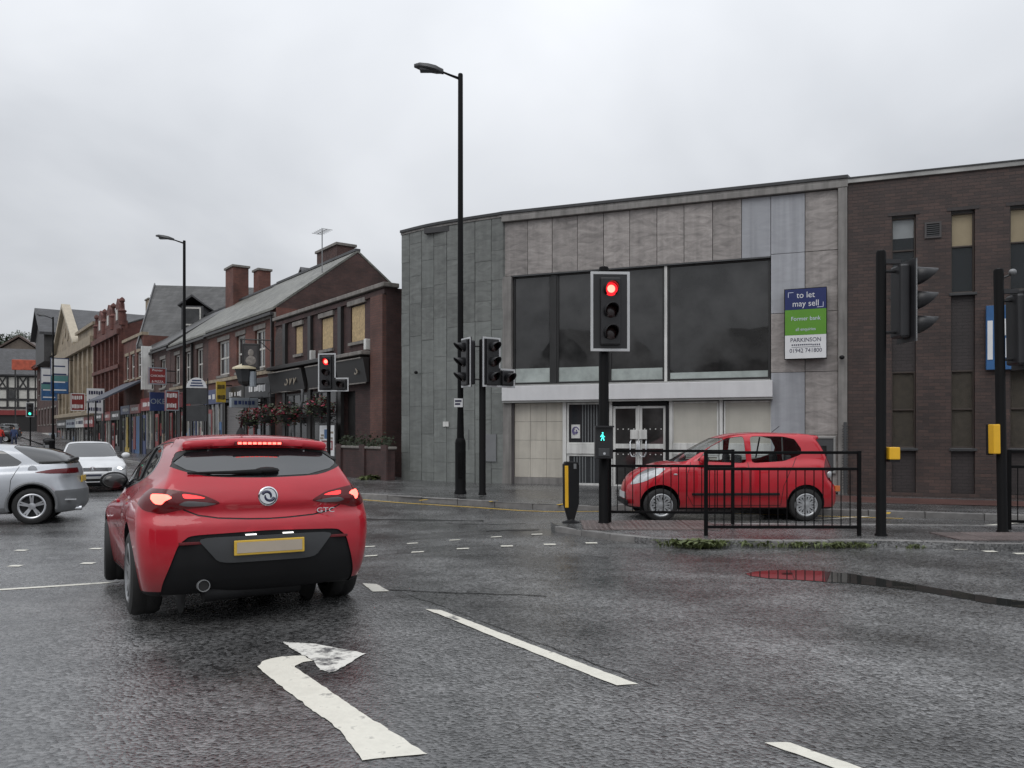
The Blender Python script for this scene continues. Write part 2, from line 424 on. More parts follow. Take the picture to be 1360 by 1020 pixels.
strip("stop_line", (-8.5,7.2), (-4.35,8.85), .09, wp)

# ------------------------------------------------------------------ pavements
FD = Vector((-.592, .806)); FN = Vector((-.806, -.592))          # street direction, street-side normal
F0 = Vector((-3.4, 24.0))
def FP(u, off=0): return F0+FD*u+FN*off
kerbA = [(16,11.0),(11,12.7),(6.9,14.25),(4,15.2),(1.2,16.2),(-.65,17.2),(-2.4,18.0),(-3.7,18.8),(-4.7,19.9),(-5.4,21.2),(-6.0,22.6)]+[tuple(FP(t, 3.2)) for t in (3,8,14,20,26,32,40,50,60,75,95)]
backA = [(18,15.0),(13,17),(8.5,18.9),(6,19.8),(3,20.9),(1,21.6),(-.3,22.0),(-1.3,22.6),(-2.2,23.2),(-3.0,24.0),(-3.2,24.3)]+[tuple(FP(t, -.4)) for t in (3,8,14,20,26,32,40,50,60,75,95)]
pave = asphalt("wet pavement", .075)
mb = MB(); NR = 6
for a, b in zip(kerbA, backA):
    for j in range(NR+1):
        t = j/NR; x, y = a[0]+(b[0]-a[0])*t, a[1]+(b[1]-a[1])*t
        mb.v.append((x, y, gz(x, y)+.10+.03*t))
for i in range(len(kerbA)-1):
    for j in range(NR): mb.f.append((i*(NR+1)+j, i*(NR+1)+j+1, (i+1)*(NR+1)+j+1, (i+1)*(NR+1)+j)); mb.m.append(0)
pavement = tag(mb.build("pavement", pave, smooth=180), kind="structure")
if pavement.data.polygons[0].normal.z < 0: pavement.data.flip_normals()
kerb_m = pm("kerb concrete", (.17,.165,.16), .5, var=.25, scale=6, bump=.4, rnd=.15)
kerb_y = pm("kerb with yellow dash", (.62,.40,.05), .5, var=.3, scale=9)
kmesh = {}
def kerb_run(line, parent, L=.915, h=.11, w=.13, maxn=70, inset=1, z0=None, side=1):
    pts = [Vector(p) for p in line]; seg = 0; pos = pts[0].copy(); n = 0
    key = (L, h, w)
    if key not in kmesh:
        mb_ = MB(); mb_.box(0, L-.008, 0, w, -.12, h)
        me = mb_.mesh("kerb_stone"); me.materials.append(kerb_m); kmesh[key] = me
    out = []
    while seg < len(pts)-1 and n < maxn:
        d = pts[seg+1]-pos
        if d.length < L*.6: seg += 1; continue
        d.normalize()
        x, y = pos.x, pos.y
        o = link("kerb_stone", kmesh[key], parent, .012, (x, y, gz(x, y)+random.uniform(-.004,.004)), (0, 0, math.atan2(d.y, d.x)+random.uniform(-.006,.006)))
        o.location.z += 0 if z0 is None else z0
        out.append(o); pos = pos+d*L; n += 1
    return out
kerb_run(list(reversed([p for p in kerbA if p[1] < 45])), pavement)
for a, b in zip(kerbA[2:13], kerbA[3:14]):                            # yellow line along the kerb
    a, b = Vector(a), Vector(b); t = (b-a).normalized(); nn = Vector((-t.y, t.x))
    if nn.y > 0: nn = -nn
    q = nn*.28
    strip("yellow_line", a+q+t*-.03, b+q+t*.03, .07, yp)
strip("bay_line", (5.2,13.75), (6.4,14.35), .08, wp)
strip("bay_line", (7.6,12.9), (9.2,13.7), .08, wp)
for px, py in ((655,662),(745,666),(562,661),(1182,683)):              # yellow loading ticks on the kerb
    x, y = g(px, py, .1)
    o = bx("kerb_tick", pavement, kerb_y, -.13, .13, -.03, .03, 0, .006); o.location = (x, y+.06, gz(x,y)+.113); o.rotation_euler = (0,0,R(60))
mb = MB()
for a, b in zip(kerbA[:4], backA[:4]):
    for t in (.42,.55,.68,.8):
        x, y = a[0]+(b[0]-a[0])*t, a[1]+(b[1]-a[1])*t; mb.v.append((x, y, gz(x, y)+.106+.03*t))
for i in range(3):
    for j in range(3): mb.f.append((i*4+j, i*4+j+1, i*4+j+5, i*4+j+4)); mb.m.append(0)
fore = tag(mb.build("forecourt", brick("red block paving", (.13,.065,.055), (.10,.05,.045), (.05,.045,.04), .2, .1, .4), recalc=False), kind="structure")
if fore.data.polygons[0].normal.z < 0: fore.data.flip_normals()

# ------------------------------------------------------------------ traffic island
ISL = [(.62,12.75),(.66,12.35),(.95,11.75),(1.35,11.2),(1.85,10.72),(2.4,10.55),(3.4,10.5),(4.6,10.5),(5.2,10.42),(6.0,10.2),(9.5,9.9),(13,9.8),(13,11.6),(9,12.0),(6,12.25),(3.6,12.4),(1.9,12.7),(.8,12.95)]
ih = .085
pav2 = asphalt("wet island tarmac", .09)
island = tag(MB().pxy(ISL, -.1, ih).build("island", pav2), kind="structure")
kerb_run(ISL[:12], island, .6, ih+.006, .12, 40)
kerb_run(list(reversed(ISL[12:])), island, .9, ih+.004, .12, 24)
tact = pm("red tactile paving", (.125,.10,.095), .35, var=.25, scale=5, bump=.3, rnd=.2)
mb = MB().box(0,.392,0,.392,0,.012)
for i in range(5):
    for j in range(5):
        mb.lathe([(.022,.012),(.016,.017)], 6, c=(.04+.078*i, .04+.078*j, 0))
tme = mb.mesh("tactile_slab"); tme.materials.append(tact)
for i in range(5):
    for j in range(3):
        link("tactile_slab", tme, island, 0, (1.05+i*.4+.02*j, 11.62+j*.4-.0*i, ih+random.uniform(0,.003)))
for i in range(6):
    for j in range(2):
        link("tactile_slab", tme, island, 0, (5.9+i*.4, 10.5+j*.4, ih+random.uniform(0,.003)))
# puddle along the low edge of the carriageway
def water(name):
    m, n, l, p = newmat(name)
    p.inputs["Base Color"].default_value = (.02,.021,.02,1); p.inputs["Roughness"].default_value = .015
    p.inputs["IOR"].default_value = 1.33; p.inputs["Specular IOR Level"].default_value = 1.0
    t = n.new("ShaderNodeTexCoord"); a = n.new("ShaderNodeTexNoise"); a.inputs["Scale"].default_value = 6
    l.new(t.outputs["Object"], a.inputs["Vector"])
    bp = n.new("ShaderNodeBump"); bp.inputs["Strength"].default_value = .015; bp.inputs["Distance"].default_value = .01
    l.new(a.outputs["Fac"], bp.inputs["Height"]); l.new(bp.outputs[0], p.inputs["Normal"])
    return m
pud = [(2.46,8.42),(2.62,8.60),(2.95,8.70),(3.3,8.66),(3.62,8.44),(3.85,8.08),(4.15,7.62),(4.5,7.15),(5.0,6.7),(5.6,6.3),(5.5,6.1),(4.95,6.35),(4.5,6.72),(4.2,7.0),(3.95,7.42),(3.7,7.7),(3.45,7.9),(3.2,8.02),(2.9,8.12),(2.62,8.22)]
P2 = []
for i in range(len(pud)):
    for k in range(5):
        p0, p1, p2, p3 = [Vector(pud[(i+q-1) % len(pud)]) for q in range(4)]; t = k/5
        c = .5*((2*p1)+(p2-p0)*t+(2*p0-5*p1+4*p2-p3)*t*t+(3*p1-p0-3*p2+p3)*t**3)
        P2.append((c.x+random.uniform(-.018,.018), c.y+random.uniform(-.018,.018)))
tag(MB().pxy(P2, -.02, .007).build("puddle", water("puddle water")), kind="structure")
# tar seams and patched trench in the carriageway
tar = pm("dark tar seam", (.022,.022,.022), .3, var=.2)
def seam(pts, w):
    L_, R_ = [], []
    for i, p in enumerate(pts):
        a = Vector(pts[max(0,i-1)]); b = Vector(pts[min(len(pts)-1,i+1)]); t = (b-a).normalized(); nn = Vector((-t.y,t.x))
        ww = w*random.uniform(.4,1.1); L_.append(tuple(Vector(p)+nn*ww/2)); R_.append(tuple(Vector(p)-nn*ww/2))
    drape("tar_seam", L_+R_[::-1], tar, road, .004, 1)
def wig(a, b, n, amp):
    return [(a[0]+(b[0]-a[0])*i/n+random.uniform(-amp,amp), a[1]+(b[1]-a[1])*i/n+random.uniform(-amp,amp)) for i in range(n+1)]
seam(wig((-1.15,7.45),(.3,7.28),14,.02), .04)
seam(wig((-.95,7.25),(-.55,6.75),8,.01), .02)
seam(wig((-.55,6.72),(.85,4.72),22,.012), .013)
for a, b, w in (((-3.0,15.2),(-.5,14.9),.3), ((-1.2,14.6),(.2,13.9),.12), ((-.4,12.9),(.4,12.6),.22)):
    seam(wig(a, b, 10, .05), w)

# ------------------------------------------------------------------ former bank
stone = None
def veined(name, col, vein=.35):
    m, n, l, p = newmat(name)
    t = n.new("ShaderNodeTexCoord"); oi = n.new("ShaderNodeObjectInfo")
    mp = n.new("ShaderNodeMapping"); mp.inputs["Rotation"].default_value = (0, R(38), 0); mp.inputs["Scale"].default_value = (1,1,2.6)
    l.new(t.outputs["Object"], mp.inputs[0])
    of = n.new("ShaderNodeVectorMath"); sc3 = n.new("ShaderNodeVectorMath"); sc3.operation = 'SCALE'; sc3.inputs[0].default_value = (9,5,7)
    l.new(oi.outputs["Random"], sc3.inputs["Scale"]); l.new(mp.outputs[0], of.inputs[0]); l.new(sc3.outputs[0], of.inputs[1])
    a = n.new("ShaderNodeTexNoise"); a.inputs["Scale"].default_value = 2.2; a.inputs["Detail"].default_value = 8; a.inputs["Distortion"].default_value = 1.2
    a.inputs["Roughness"].default_value = .62
    l.new(of.outputs[0], a.inputs["Vector"])
    st = n.new("ShaderNodeMapping"); st.inputs["Scale"].default_value = (6,6,.3); l.new(t.outputs["Object"], st.inputs[0])
    b = n.new("ShaderNodeTexNoise"); b.inputs["Scale"].default_value = 1.2; b.inputs["Detail"].default_value = 6; l.new(st.outputs[0], b.inputs["Vector"])
    m1 = n.new("ShaderNodeMapRange"); m1.inputs[1].default_value = .3; m1.inputs[2].default_value = .7; m1.inputs[3].default_value = 1-vein; m1.inputs[4].default_value = 1+vein
    m2 = n.new("ShaderNodeMapRange"); m2.inputs[1].default_value = .4; m2.inputs[2].default_value = .7; m2.inputs[3].default_value = 1.03; m2.inputs[4].default_value = .84
    m3 = n.new("ShaderNodeMapRange"); m3.inputs[3].default_value = .9; m3.inputs[4].default_value = 1.12
    l.new(a.outputs["Fac"], m1.inputs[0]); l.new(b.outputs["Fac"], m2.inputs[0]); l.new(oi.outputs["Random"], m3.inputs[0])
    q = n.new("ShaderNodeMath"); q.operation = 'MULTIPLY'; l.new(m1.outputs[0], q.inputs[0]); l.new(m2.outputs[0], q.inputs[1])
    q2 = n.new("ShaderNodeMath"); q2.operation = 'MULTIPLY'; l.new(q.outputs[0], q2.inputs[0]); l.new(m3.outputs[0], q2.inputs[1])
    vm = n.new("ShaderNodeVectorMath"); vm.operation = 'SCALE'; vm.inputs[0].default_value = col; l.new(q2.outputs[0], vm.inputs["Scale"])
    l.new(vm.outputs[0], p.inputs["Base Color"]); p.inputs["Roughness"].default_value = .5
    bp = n.new("ShaderNodeBump"); bp.inputs["Strength"].default_value = .15; bp.inputs["Distance"].default_value = .01
    l.new(a.outputs["Fac"], bp.inputs["Height"]); l.new(bp.outputs[0], p.inputs["Normal"])
    return m
marble = veined("weathered brown stone panel", (.272,.25,.238), .36)
pale_panel = veined("pale grey replacement panel", (.32,.33,.355), .08)
frame_conc = pm("concrete frame", (.215,.205,.195), .6, var=.2, streak=.35, bump=.2)
tile_slate = veined("grey green stone tile", (.156,.166,.158), .2)
tile_dark = veined("stained grey stone tile", (.135,.142,.135), .3)
cream_tile = pm("cream wall tile", (.50,.47,.41), .35, var=.08, streak=.12, rnd=.06)
blind_cream = pm("cream blanked window film", (.47,.455,.405), .3, var=.06, streak=.06, coat=.4)
coping_m = pm("dark lead coping", (.035,.036,.038), .45, var=.3)
BR = -21.0
bank = thing("bank_building", "empty grey stone clad bank with large dark upper windows and white fascia", "building", (-.27,21.7,0), BR)
ca, sa = math.cos(R(BR)), math.sin(R(BR))
def bl(x, y): # world -> bank local
    dx, dy = x+.27, y-21.7
    return (dx*ca+dy*sa, -dx*sa+dy*ca)
# curved grey tile wall
arcP = [Vector(bl(-3.28,23.7)), Vector(bl(-2.36,22.92)), Vector(bl(-1.32,22.28)), Vector((0.03,0.0))]
def arc(t):
    t *= 3; i = min(2, int(t)); t -= i
    p0, p1, p2, p3 = arcP[max(0,i-1)], arcP[i], arcP[i+1], arcP[min(3,i+2)]
    return .5*((2*p1)+(p2-p0)*t+(2*p0-5*p1+4*p2-p3)*t*t+(3*p1-p0-3*p2+p3)*t**3)
NC = 8
mass = [tuple(arc(i/24)+Vector((.10,.16))) for i in range(25)]
MB().pxy(mass+[(.4,.2),(.4,9),(-6,12)], -.2, 7.36).build("backing_wall", pm("shadow gap grey", (.05,.05,.05), .8), bank)
for c in range(NC):
    t0, t1 = c/NC, (c+1)/NC
    z = .12-random.choice([0,.3,.55]); first = True
    while z < 7.3:
        hgt = random.choice([.55,.8,.95,.95,1.1]); z1 = min(z+hgt, 7.36)
        if 7.36-z1 < .25: z1 = 7.36
        za = max(z, .12)
        if z1-za > .1:
            A = arc(t0+.0025); B_ = arc((t0+t1)/2); C = arc(t1-.0025); ins = random.uniform(-.006,.006)
            mb = MB()
            V = []
            for P in (A, B_, C):
                i_ = Vector((.10,.16)).normalized()
                V += [(P.x-i_.x*ins, P.y-i_.y*ins), (P.x+i_.x*.12, P.y+i_.y*.12)]
            poly = [V[0], V[2], V[4], V[5], V[3], V[1]]
            mb.pxy(poly, za+.0025, z1-.0025)
            dark = z1 > 5.0 and random.random() < .75
            mb.build("stone_tile", tile_dark if dark else tile_slate, bank, bevel=.004)
        z = z1
        if z >= 7.36: break
# parapet coping following the curve and the straight front
cop = [tuple(arc(i/16)+Vector((-.03,-.05))) for i in range(16)]+[(.02,-.07),(8.66,-.07)]
copb = [(x+.1, y+.35) for x, y in cop]
MB().pxy(cop+copb[::-1], 7.42, 7.50).build("coping", coping_m, bank, bevel=.008)
MB().pxy([(x+.02,y+.03) for x,y in cop]+[(x,y-.05) for x,y in copb[::-1]], 7.36, 7.42).build("coping_bed", frame_conc, bank)
bx("roof", bank, pm("flat roof felt", (.05,.05,.052), .8), -2.5, 8.7, .25, 12, 7.2, 7.35)
# concrete surround
bx("cornice", bank, frame_conc, .0, 8.66, -.06, .2, 7.22, 7.36, .01)
bx("edge_pier", bank, frame_conc, 8.45, 8.65, -.05, .25, 0, 7.217, .008)
bx("edge_pier", bank, frame_conc, .0, .27, .0, .25, 0, 5.74, .01)
# brown stone panel band
us = [.0,.72,1.41,2.11,2.81,3.5,4.2,4.88,5.58,6.27]
for a, b in zip(us, us[1:]):
    y = random.uniform(.05,.066)
    bx("stone_panel", bank, marble, a+.006, b-.006, y, y+.1, 5.762, 7.21, .006)
bx("stone_panel", bank, pale_panel, 6.276, 6.944, .058, .16, 5.762, 7.21, .006)
for i, (z0, z1) in enumerate(((.1,1.45),(1.45,2.95),(2.95,4.37),(4.37,5.8),(5.8,7.21))):
    bx("stone_panel", bank, marble if i in (2,) else pale_panel, 6.956, 7.72, .055, .16, z0+.005, z1-.005, .006)
    bx("stone_panel", bank, marble, 7.732, 8.445, .05+.006*(i%2), .16, z0+.005, z1-.005, .006)
bx("backing_wall", bank, MATS["shadow gap grey"], .1, 8.64, .162, .5, 5.70, 7.3)
bx("backing_wall", bank, MATS["shadow gap grey"], 6.95, 8.64, .163, .5, -.1, 5.70)
bx("backing_wall", bank, MATS["shadow gap grey"], .1, 6.99, .6, .9, -.1, 5.70)
# upper windows
al = pm("aluminium frame", (.32,.32,.31), .4, metal=.5, var=.15)
dk = pm("dark bronze frame", (.02,.02,.02), .4, var=.2)
film = pm("pale frosted strip", (.36,.40,.385), .15, var=.2, scale=3, coat=.6)
def pane_thing(u0, u1, strip_col=True):
    w = MB()
    for a, b, c, d in ((u0,u1,2.79,2.86),(u0,u1,5.69,5.745),(u0,u0+.05,2.86,5.69),(u1-.05,u1,2.86,5.69)): w.box(a,b,.12,.24,c,d)
    wo = w.build("window", dk, bank, bevel=.005)
    bx("pane", wo, glass_dark, u0+.045, u1-.045, .16, .175, 2.85, 5.70)
    if strip_col: bx("frosted_strip", wo, film, u0+.052, u1-.052, .150, .158, 2.865, 3.24)
    return wo
pane_thing(.28,1.37); pane_thing(1.52,2.9); w3 = pane_thing(2.95,4.38, False); w4 = pane_thing(4.46,6.94, False)
bx("mullion", bank, dk, 1.37, 1.52, .10, .25, 2.79, 5.74)
bx("mullion", bank, dk, 2.90, 2.95, .11, .25, 2.79, 5.74)
bx("mullion", bank, white_paint, 4.385, 4.455, .07, .25, 2.79, 5.74, .006)
bx("frosted_strip", w3, film, 3.0, 4.33, .150, .158, 2.865, 3.16)
bx("frosted_strip", w4, film, 4.52, 6.88, .150, .158, 2.865, 3.02)
bx("window_head", bank, dark_grey, .28, 6.945, .03, .11, 5.722, 5.757)
bx("window_sill", bank, al, .2, 6.95, -.02, .12, 2.765, 2.797, .006)
# objects seen behind the glass: dark shapes of stacked furniture stand on the inside sill
fas = bx("fascia", bank, pm("white fascia board", (.60,.60,.61), .4, var=.05, streak=.04), .05, 7.0, -.16, .4, 2.36, 2.757, .012)
bx("fascia_trim", bank, al, .05, 7.0, -.12, .3, 2.31, 2.357)
# ground floor
bx("plinth", bank, frame_conc, .27, 1.69, .12, .5, 0, .30, .01)
for i in range(3):
    for j in range(4):
        u = .31+i*.455; z = .305+j*.5
        bx("wall_tile", bank, cream_tile, u+.003, u+.452, .14, .2, z+.003, z+.497, .004)
bx("edge_pier", bank, pm("violet grey pier", (.10,.09,.095), .6, streak=.3), .272, .305, .06, .4, .0, 2.3)
def framed(name, u0, u1, z0, z1, t=.05, y=.12, m=None, d=.08):
    w = MB()
    for a, b, c, e in ((u0,u1,z0,z0+t),(u0,u1,z1-t,z1),(u0,u0+t,z0+t,z1-t),(u1-t,u1,z0+t,z1-t)): w.box(a,b,y,y+d,c,e)
    return w.build(name, m or white_paint, bank, bevel=.005)
bx("door_post", bank, white_paint, 1.69, 1.79, .08, .3, .08, 2.31, .006)
wA = framed("window", 1.80, 2.93, 1.20, 2.30)
bx("pane", wA, glass_shop, 1.84, 2.89, .15, .16, 1.24, 2.26)
wB = framed("window", 1.80, 2.93, .12, .95, .06)
bx("pane", wB, glass_shop, 1.85, 2.88, .15, .16, .17, .90)
bx("transom", bank, white_paint, 1.80, 2.95, .09, .25, .953, 1.197, .006)
slat_m = pm("vertical blind slat", (.13,.14,.145), .6, var=.1)
for w_, z0, z1, n in ((wA,1.25,2.25,9),(wB,.18,.89,12)):
    for i in range(n):
        u = 2.88-(i+.5)*(1.0/13)
        if random.random() < .85: bx("blind_slat", w_, slat_m, u-.012, u+.014, .139, .146, z0, z1)
ps = bx("poster", wA, white_paint, 1.92, 2.16, .128, .136, 1.36, 1.72)
mb = MB()
for r0, a0 in ((.09,.3),(.06,2.0),(.03,3.5)):
    pts = [(2.04+r0*math.cos(a0+k*.5), .122, 1.55+r0*1.2*math.sin(a0+k*.5)) for k in range(9)]
    mb.tube(pts, .013, 6)
mb.build("poster_print", pm("purple poster print", (.10,.08,.22), .5), wA)
bx("door_post", bank, white_paint, 2.96, 3.04, .07, .3, .08, 2.31, .006)
bx("door_head", bank, black_matt, 3.04, 4.46, .06, .3, 2.21, 2.30)
bx("door_jamb", bank, black_matt, 4.42, 4.50, .05, .3, .08, 2.21)
for k, (u0, u1) in enumerate(((3.05,3.70),(3.75,4.41))):
    dr = framed("door", u0, u1, .10, 2.19, .06)
    bx("door_rail", dr, white_paint, u0+.06, u1-.06, .115, .2, 1.10, 1.22, .005)
    bx("pane", dr, glass_dark, u0+.05, u1-.05, .155, .165, .15, 2.14)
    mb = MB()
    for zz in (1.60,.95):
        for i in range(4): mb.lathe([(.017,.148),(.017,.154)], 8, 'y', (u0+.12+i*.14, 0, zz))
    mb.build("manifestation_dot", white_paint, dr)
    s_ = 1 if k == 0 else -1; uh = u1-.09 if k == 0 else u0+.09
    bx("lock_box", dr, white_paint, uh-.10, uh+.10, .07, .118, 1.34, 1.58, .01)
    MB().tube([(uh-.08,.115,1.32),(uh-.09,.03,1.26),(uh-.09,.03,.98),(uh-.05,.03,.90),(uh+.05,.03,.90),(uh+.09,.03,.98),(uh+.09,.03,1.26),(uh+.08,.115,1.32)], .018, 8).build("pull_handle", alloy, dr, smooth=60)
bx("door_stile", bank, white_paint, 3.703, 3.747, .10, .2, .10, 2.2)
for u0, u1 in ((4.56,5.72),(5.84,6.98)):
    w_ = framed("window", u0, u1, 1.20, 2.29, .045)
    bx("pane", w_, blind_cream, u0+.04, u1-.04, .15, .16, 1.24, 2.26)
    w_ = framed("window", u0, u1, .12, .95, .045)
    bx("pane", w_, blind_cream, u0+.04, u1-.04, .15, .16, .16, .92)
    bx("transom", bank, white_paint, u0, u1, .10, .22, .953, 1.197, .006)
for u0 in (4.503,5.74): bx("mullion", bank, white_paint, u0, u0+.08, .07, .3, .08, 2.31, .006)
bx("step", bank, frame_conc, 1.7, 6.99, -.1, .5, -.05, .115, .01)
# cash machine surround by the corner
atm = framed("cash_machine_surround", 7.76, 8.40, .55, 1.42, .05, -.02, al, .08)
bx("cash_machine_plate", atm, dark_grey, 7.81, 8.35, .0, .03, .60, 1.37)
bx("cash_machine_screen", atm, glass_dark, 7.9, 8.2, -.012, .0, .95, 1.2)
MB().sphere((8.53,-.16,3.25), (.06,.08,.05)).build("security_lamp", black_matt, bank, smooth=60)
MB().tube([(8.53,-.05,3.28),(8.53,-.14,3.27)], .015, 6).build("lamp_bracket", black_matt, bank)
mb = MB().tube([(8.60,-.12,.1),(8.60,-.12,1.75)], .035, 8)
for k in range(12): mb.tube([(8.53,-.13,.2+k*.125),(8.67,-.13,.3+k*.125)], .008, 4); mb.tube([(8.67,-.13,.2+k*.125),(8.53,-.13,.3+k*.125)], .008, 4)
mb.build("corner_lattice", dark_grey, bank)
MB().sphere((arc(.23).x-.06, arc(.23).y-.10, 3.25), (.05,.08,.05)).build("security_lamp", black_matt, bank, smooth=60)
for t, z, w_, h_ in ((.50,1.75,.10,.14),(.47,1.72,.0,.0)):
    if w_:
        P = arc(t); o = bx("notice_plate", bank, white_paint, -w_, w_, -.012, .0, -h_/2, h_/2); o.location = (P.x-.01, P.y-.02, z); o.rotation_euler = (0,0,R(-12))
P = arc(.86); o = bx("access_panel", bank, pm("grey metal panel", (.17,.175,.18), .4, var=.1), -.23, .23, -.02, .0, 0, .75); o.location = (P.x, P.y-.01, .72); o.rotation_euler = (0,0,R(-10))
P = arc(.70); o = MB().tube([(0,-.02,0),(0,-.02,.55)], .012, 6).build("cable_conduit", grey_metal, bank); o.location = (P.x, P.y, 1.05)

# ------------------------------------------------------------------ dark brick office next door
pbrick = brick("dark purple brick", (.072,.043,.036), (.038,.026,.024), (.034,.027,.025), .225, .075, .6, .012, .45, .7)
pbrick2 = brick("dark smooth brick spandrel", (.033,.026,.026), (.029,.023,.023), (.02,.017,.017), .225, .075, .55, .012, .3, .5)
office = thing("brick_office_building", "dark purple brick office block with tall narrow window strips", "building", (-.27+8.655*ca, 21.7+8.655*sa, 0), BR)
def wall_open(name, parent, mat, L0, L1, z0, z1, y0, y1, holes):
    us_ = sorted({L0, L1} | {h[0] for h in holes} | {h[1] for h in holes}); zs = sorted({z0, z1} | {h[2] for h in holes} | {h[3] for h in holes})
    us_ = [u for u in us_ if L0 <= u <= L1]; zs = [z for z in zs if z0 <= z <= z1]
    mb_ = MB()
    for a, b in zip(us_, us_[1:]):
        st = None
        for c, d in zip(zs, zs[1:]):
            hole = any(h[0] < (a+b)/2 < h[1] and h[2] < (c+d)/2 < h[3] for h in holes)
            if hole:
                if st is not None: mb_.box(a, b, y0, y1, st, c); st = None
            elif st is None: st = c
        if st is not None: mb_.box(a, b, y0, y1, st, z1)
    bm = bmesh.new(); me = mb_.mesh(name, recalc=False); bm.from_mesh(me)
    bmesh.ops.remove_doubles(bm, verts=bm.verts, dist=.0005); bm.to_mesh(me); bm.free()
    me.materials.append(mat); return link(name, me, parent)
strips = [(.93,1.43),(2.13,2.60),(3.27,3.76),(4.42,4.92),(5.56,6.06),(6.7,7.2)]
wall_open("wall", office, pbrick, .003, 9, -.2, 7.30, 0, .35, [(a, b, .15, 6.45) for a, b in strips])
bx("wall", office, pbrick, 8.7, 9, .36, 9, -.2, 7.3)
bx("coping", office, pm("pale metal coping", (.30,.30,.29), .4, var=.35, scale=1.2), .0, 9.03, -.05, .4, 7.30, 7.40, .006)
bx("coping_edge", office, coping_m, .0, 9.05, -.07, .38, 7.40, 7.43)
bx("roof", office, MATS["flat roof felt"], .02, 9, .36, 9, 7.1, 7.2)
wframe = pm("brown window frame", (.045,.033,.026), .45, var=.2)
cream_blind = pm("cream roller blind", (.48,.38,.25), .6, var=.08)
pale_blind = pm("pale grey blind", (.38,.39,.40), .6, var=.1)
net = pm("brown net curtain", (.085,.07,.055), .8, var=.25, scale=8)
for i, (a, b) in enumerate(strips):
    for z0, z1, up in ((4.62,6.42,True),(1.16,2.9,False)):
        t = .035; m_ = MB(); zm = z0+(z1-z0)*(.58 if up else .5)
        for q in ((a,b,z0,z0+t),(a,b,z1-t,z1),(a,a+t,z0+t,z1-t),(b-t,b,z0+t,z1-t),(a+t,b-t,zm-t/2,zm+t/2)): m_.box(q[0]+.002,q[1]-.002,.10,.19,q[2],q[3])
        wo = m_.build("window", wframe, office, bevel=.004)
        hi = (pale_blind if i == 0 else cream_blind) if up else net
        lo = glass_dark if up else net
        bx("pane", wo, glass_shop, a+.03, b-.03, .145, .15, z0+.03, zm-.01) if lo is glass_dark else bx("curtain", wo, net, a+.03, b-.03, .15, .155, z0+.03, zm-.01)
        if up: bx("blind", wo, hi, a+.03, b-.03, .15, .156, zm+.01+(.28 if i == 0 else 0), z1-.03)
        if up and i == 0: bx("pane", wo, glass_shop, a+.03, b-.03, .145, .15, zm+.01, zm+.29)
        elif not up: bx("curtain", wo, net, a+.03, b-.03, .15, .155, zm+.01, z1-.03)
        for zz0, zz1 in ((z0+.03,zm-.01),(zm+.01,z1-.03)):
            if not (up and zz0 < zm-.2 and False): bx("pane", wo, glassmat("thin clear glass", (.02,.02,.02), .98, .03, 1.5, (.93,.94,.94)), a+.03, b-.03, .13, .135, zz0, zz1)
        bx("window_sill", office, coping_m, a-.04, b+.04, -.03, .14, z0-.06, z0-.002, .006)
    bx("spandrel", office, pbrick2, a+.002, b-.002, .10, .3, 2.904, 4.555)
    bx("spandrel", office, pbrick2, a+.002, b-.002, .10, .3, .152, 1.095)
    bx("brick_lintel", office, pbrick2, a-.08, b+.08, -.012, .05, 6.452, 6.53)
mb = MB()
for q in ((1.60,1.94,5.88,5.92),(1.60,1.94,6.20,6.24),(1.60,1.64,5.92,6.20),(1.90,1.94,5.92,6.20)): mb.box(q[0],q[1],-.03,.0,q[2],q[3])
vt = mb.build("wall_vent", pm("vent frame", (.06,.055,.055), .5), office)
bx("vent_back", vt, black_matt, 1.64, 1.90, -.008, -.002, 5.92, 6.20)
for k in range(6): bx("vent_slat", vt, dark_grey, 1.64, 1.90, -.024, -.010, 5.93+k*.045, 5.95+k*.045)

# estate agent's board fixed to the bank wall
navy = pm("navy sign vinyl", (.012,.022,.11), .3, var=.05); green = pm("green sign vinyl", (.10,.27,.025), .3, var=.05)
bwhite = pm("white sign face", (.66,.67,.68), .3, var=.05); lilac = pm("pale lettering", (.55,.58,.72), .4, var=.03)
navy_txt = pm("navy lettering", (.02,.02,.06), .4, var=.03)
lb = thing("letting_board", "to let may sell board in navy, green and white on the stone panels", "sign", (-.27+7.745*ca, 21.7+7.745*sa, 3.24), BR-3)
bx("board_back", lb, black_matt, -.47, .47, -.22, -.02, .0, 1.66, .008)
bx("navy_panel", lb, navy, -.45, .46, -.232, -.218, 1.16, 1.64)
bx("green_panel", lb, green, -.45, .46, -.232, -.218, .56, 1.157)
bx("white_panel", lb, bwhite, -.45, .46, -.232, -.218, .01, .557)
for s_, z, sz, mt in (("to let",1.49,.20,bwhite),("may sell",1.29,.20,bwhite),("Former bank",.94,.135,lilac),("all enquiries",.69,.10,lilac),("PARKINSON",.44,.135,navy_txt),("01942 741800",.19,.135,navy_txt)):
    text("lettering", s_, sz, mt, lb, (.01,-.234,z), sx=.92)
for k in range(14): bx("print_mark", lb, navy_txt, -.30+k*.046, -.30+k*.046+(.03 if k < 10 else .026), -.236, -.231, .315 if k < 10 else .305, .345 if k < 10 else .34)
bx("rule_line", lb, navy_txt, -.3, .34, -.236, -.231, .272, .280)
for q in ((-.38,-.26,1.56,1.572),(-.38,-.368,1.45,1.57),(.26,.40,1.19,1.202),(.388,.40,1.19,1.31)): bx("corner_mark", lb, lilac, q[0], q[1], -.236, -.231, q[2], q[3])
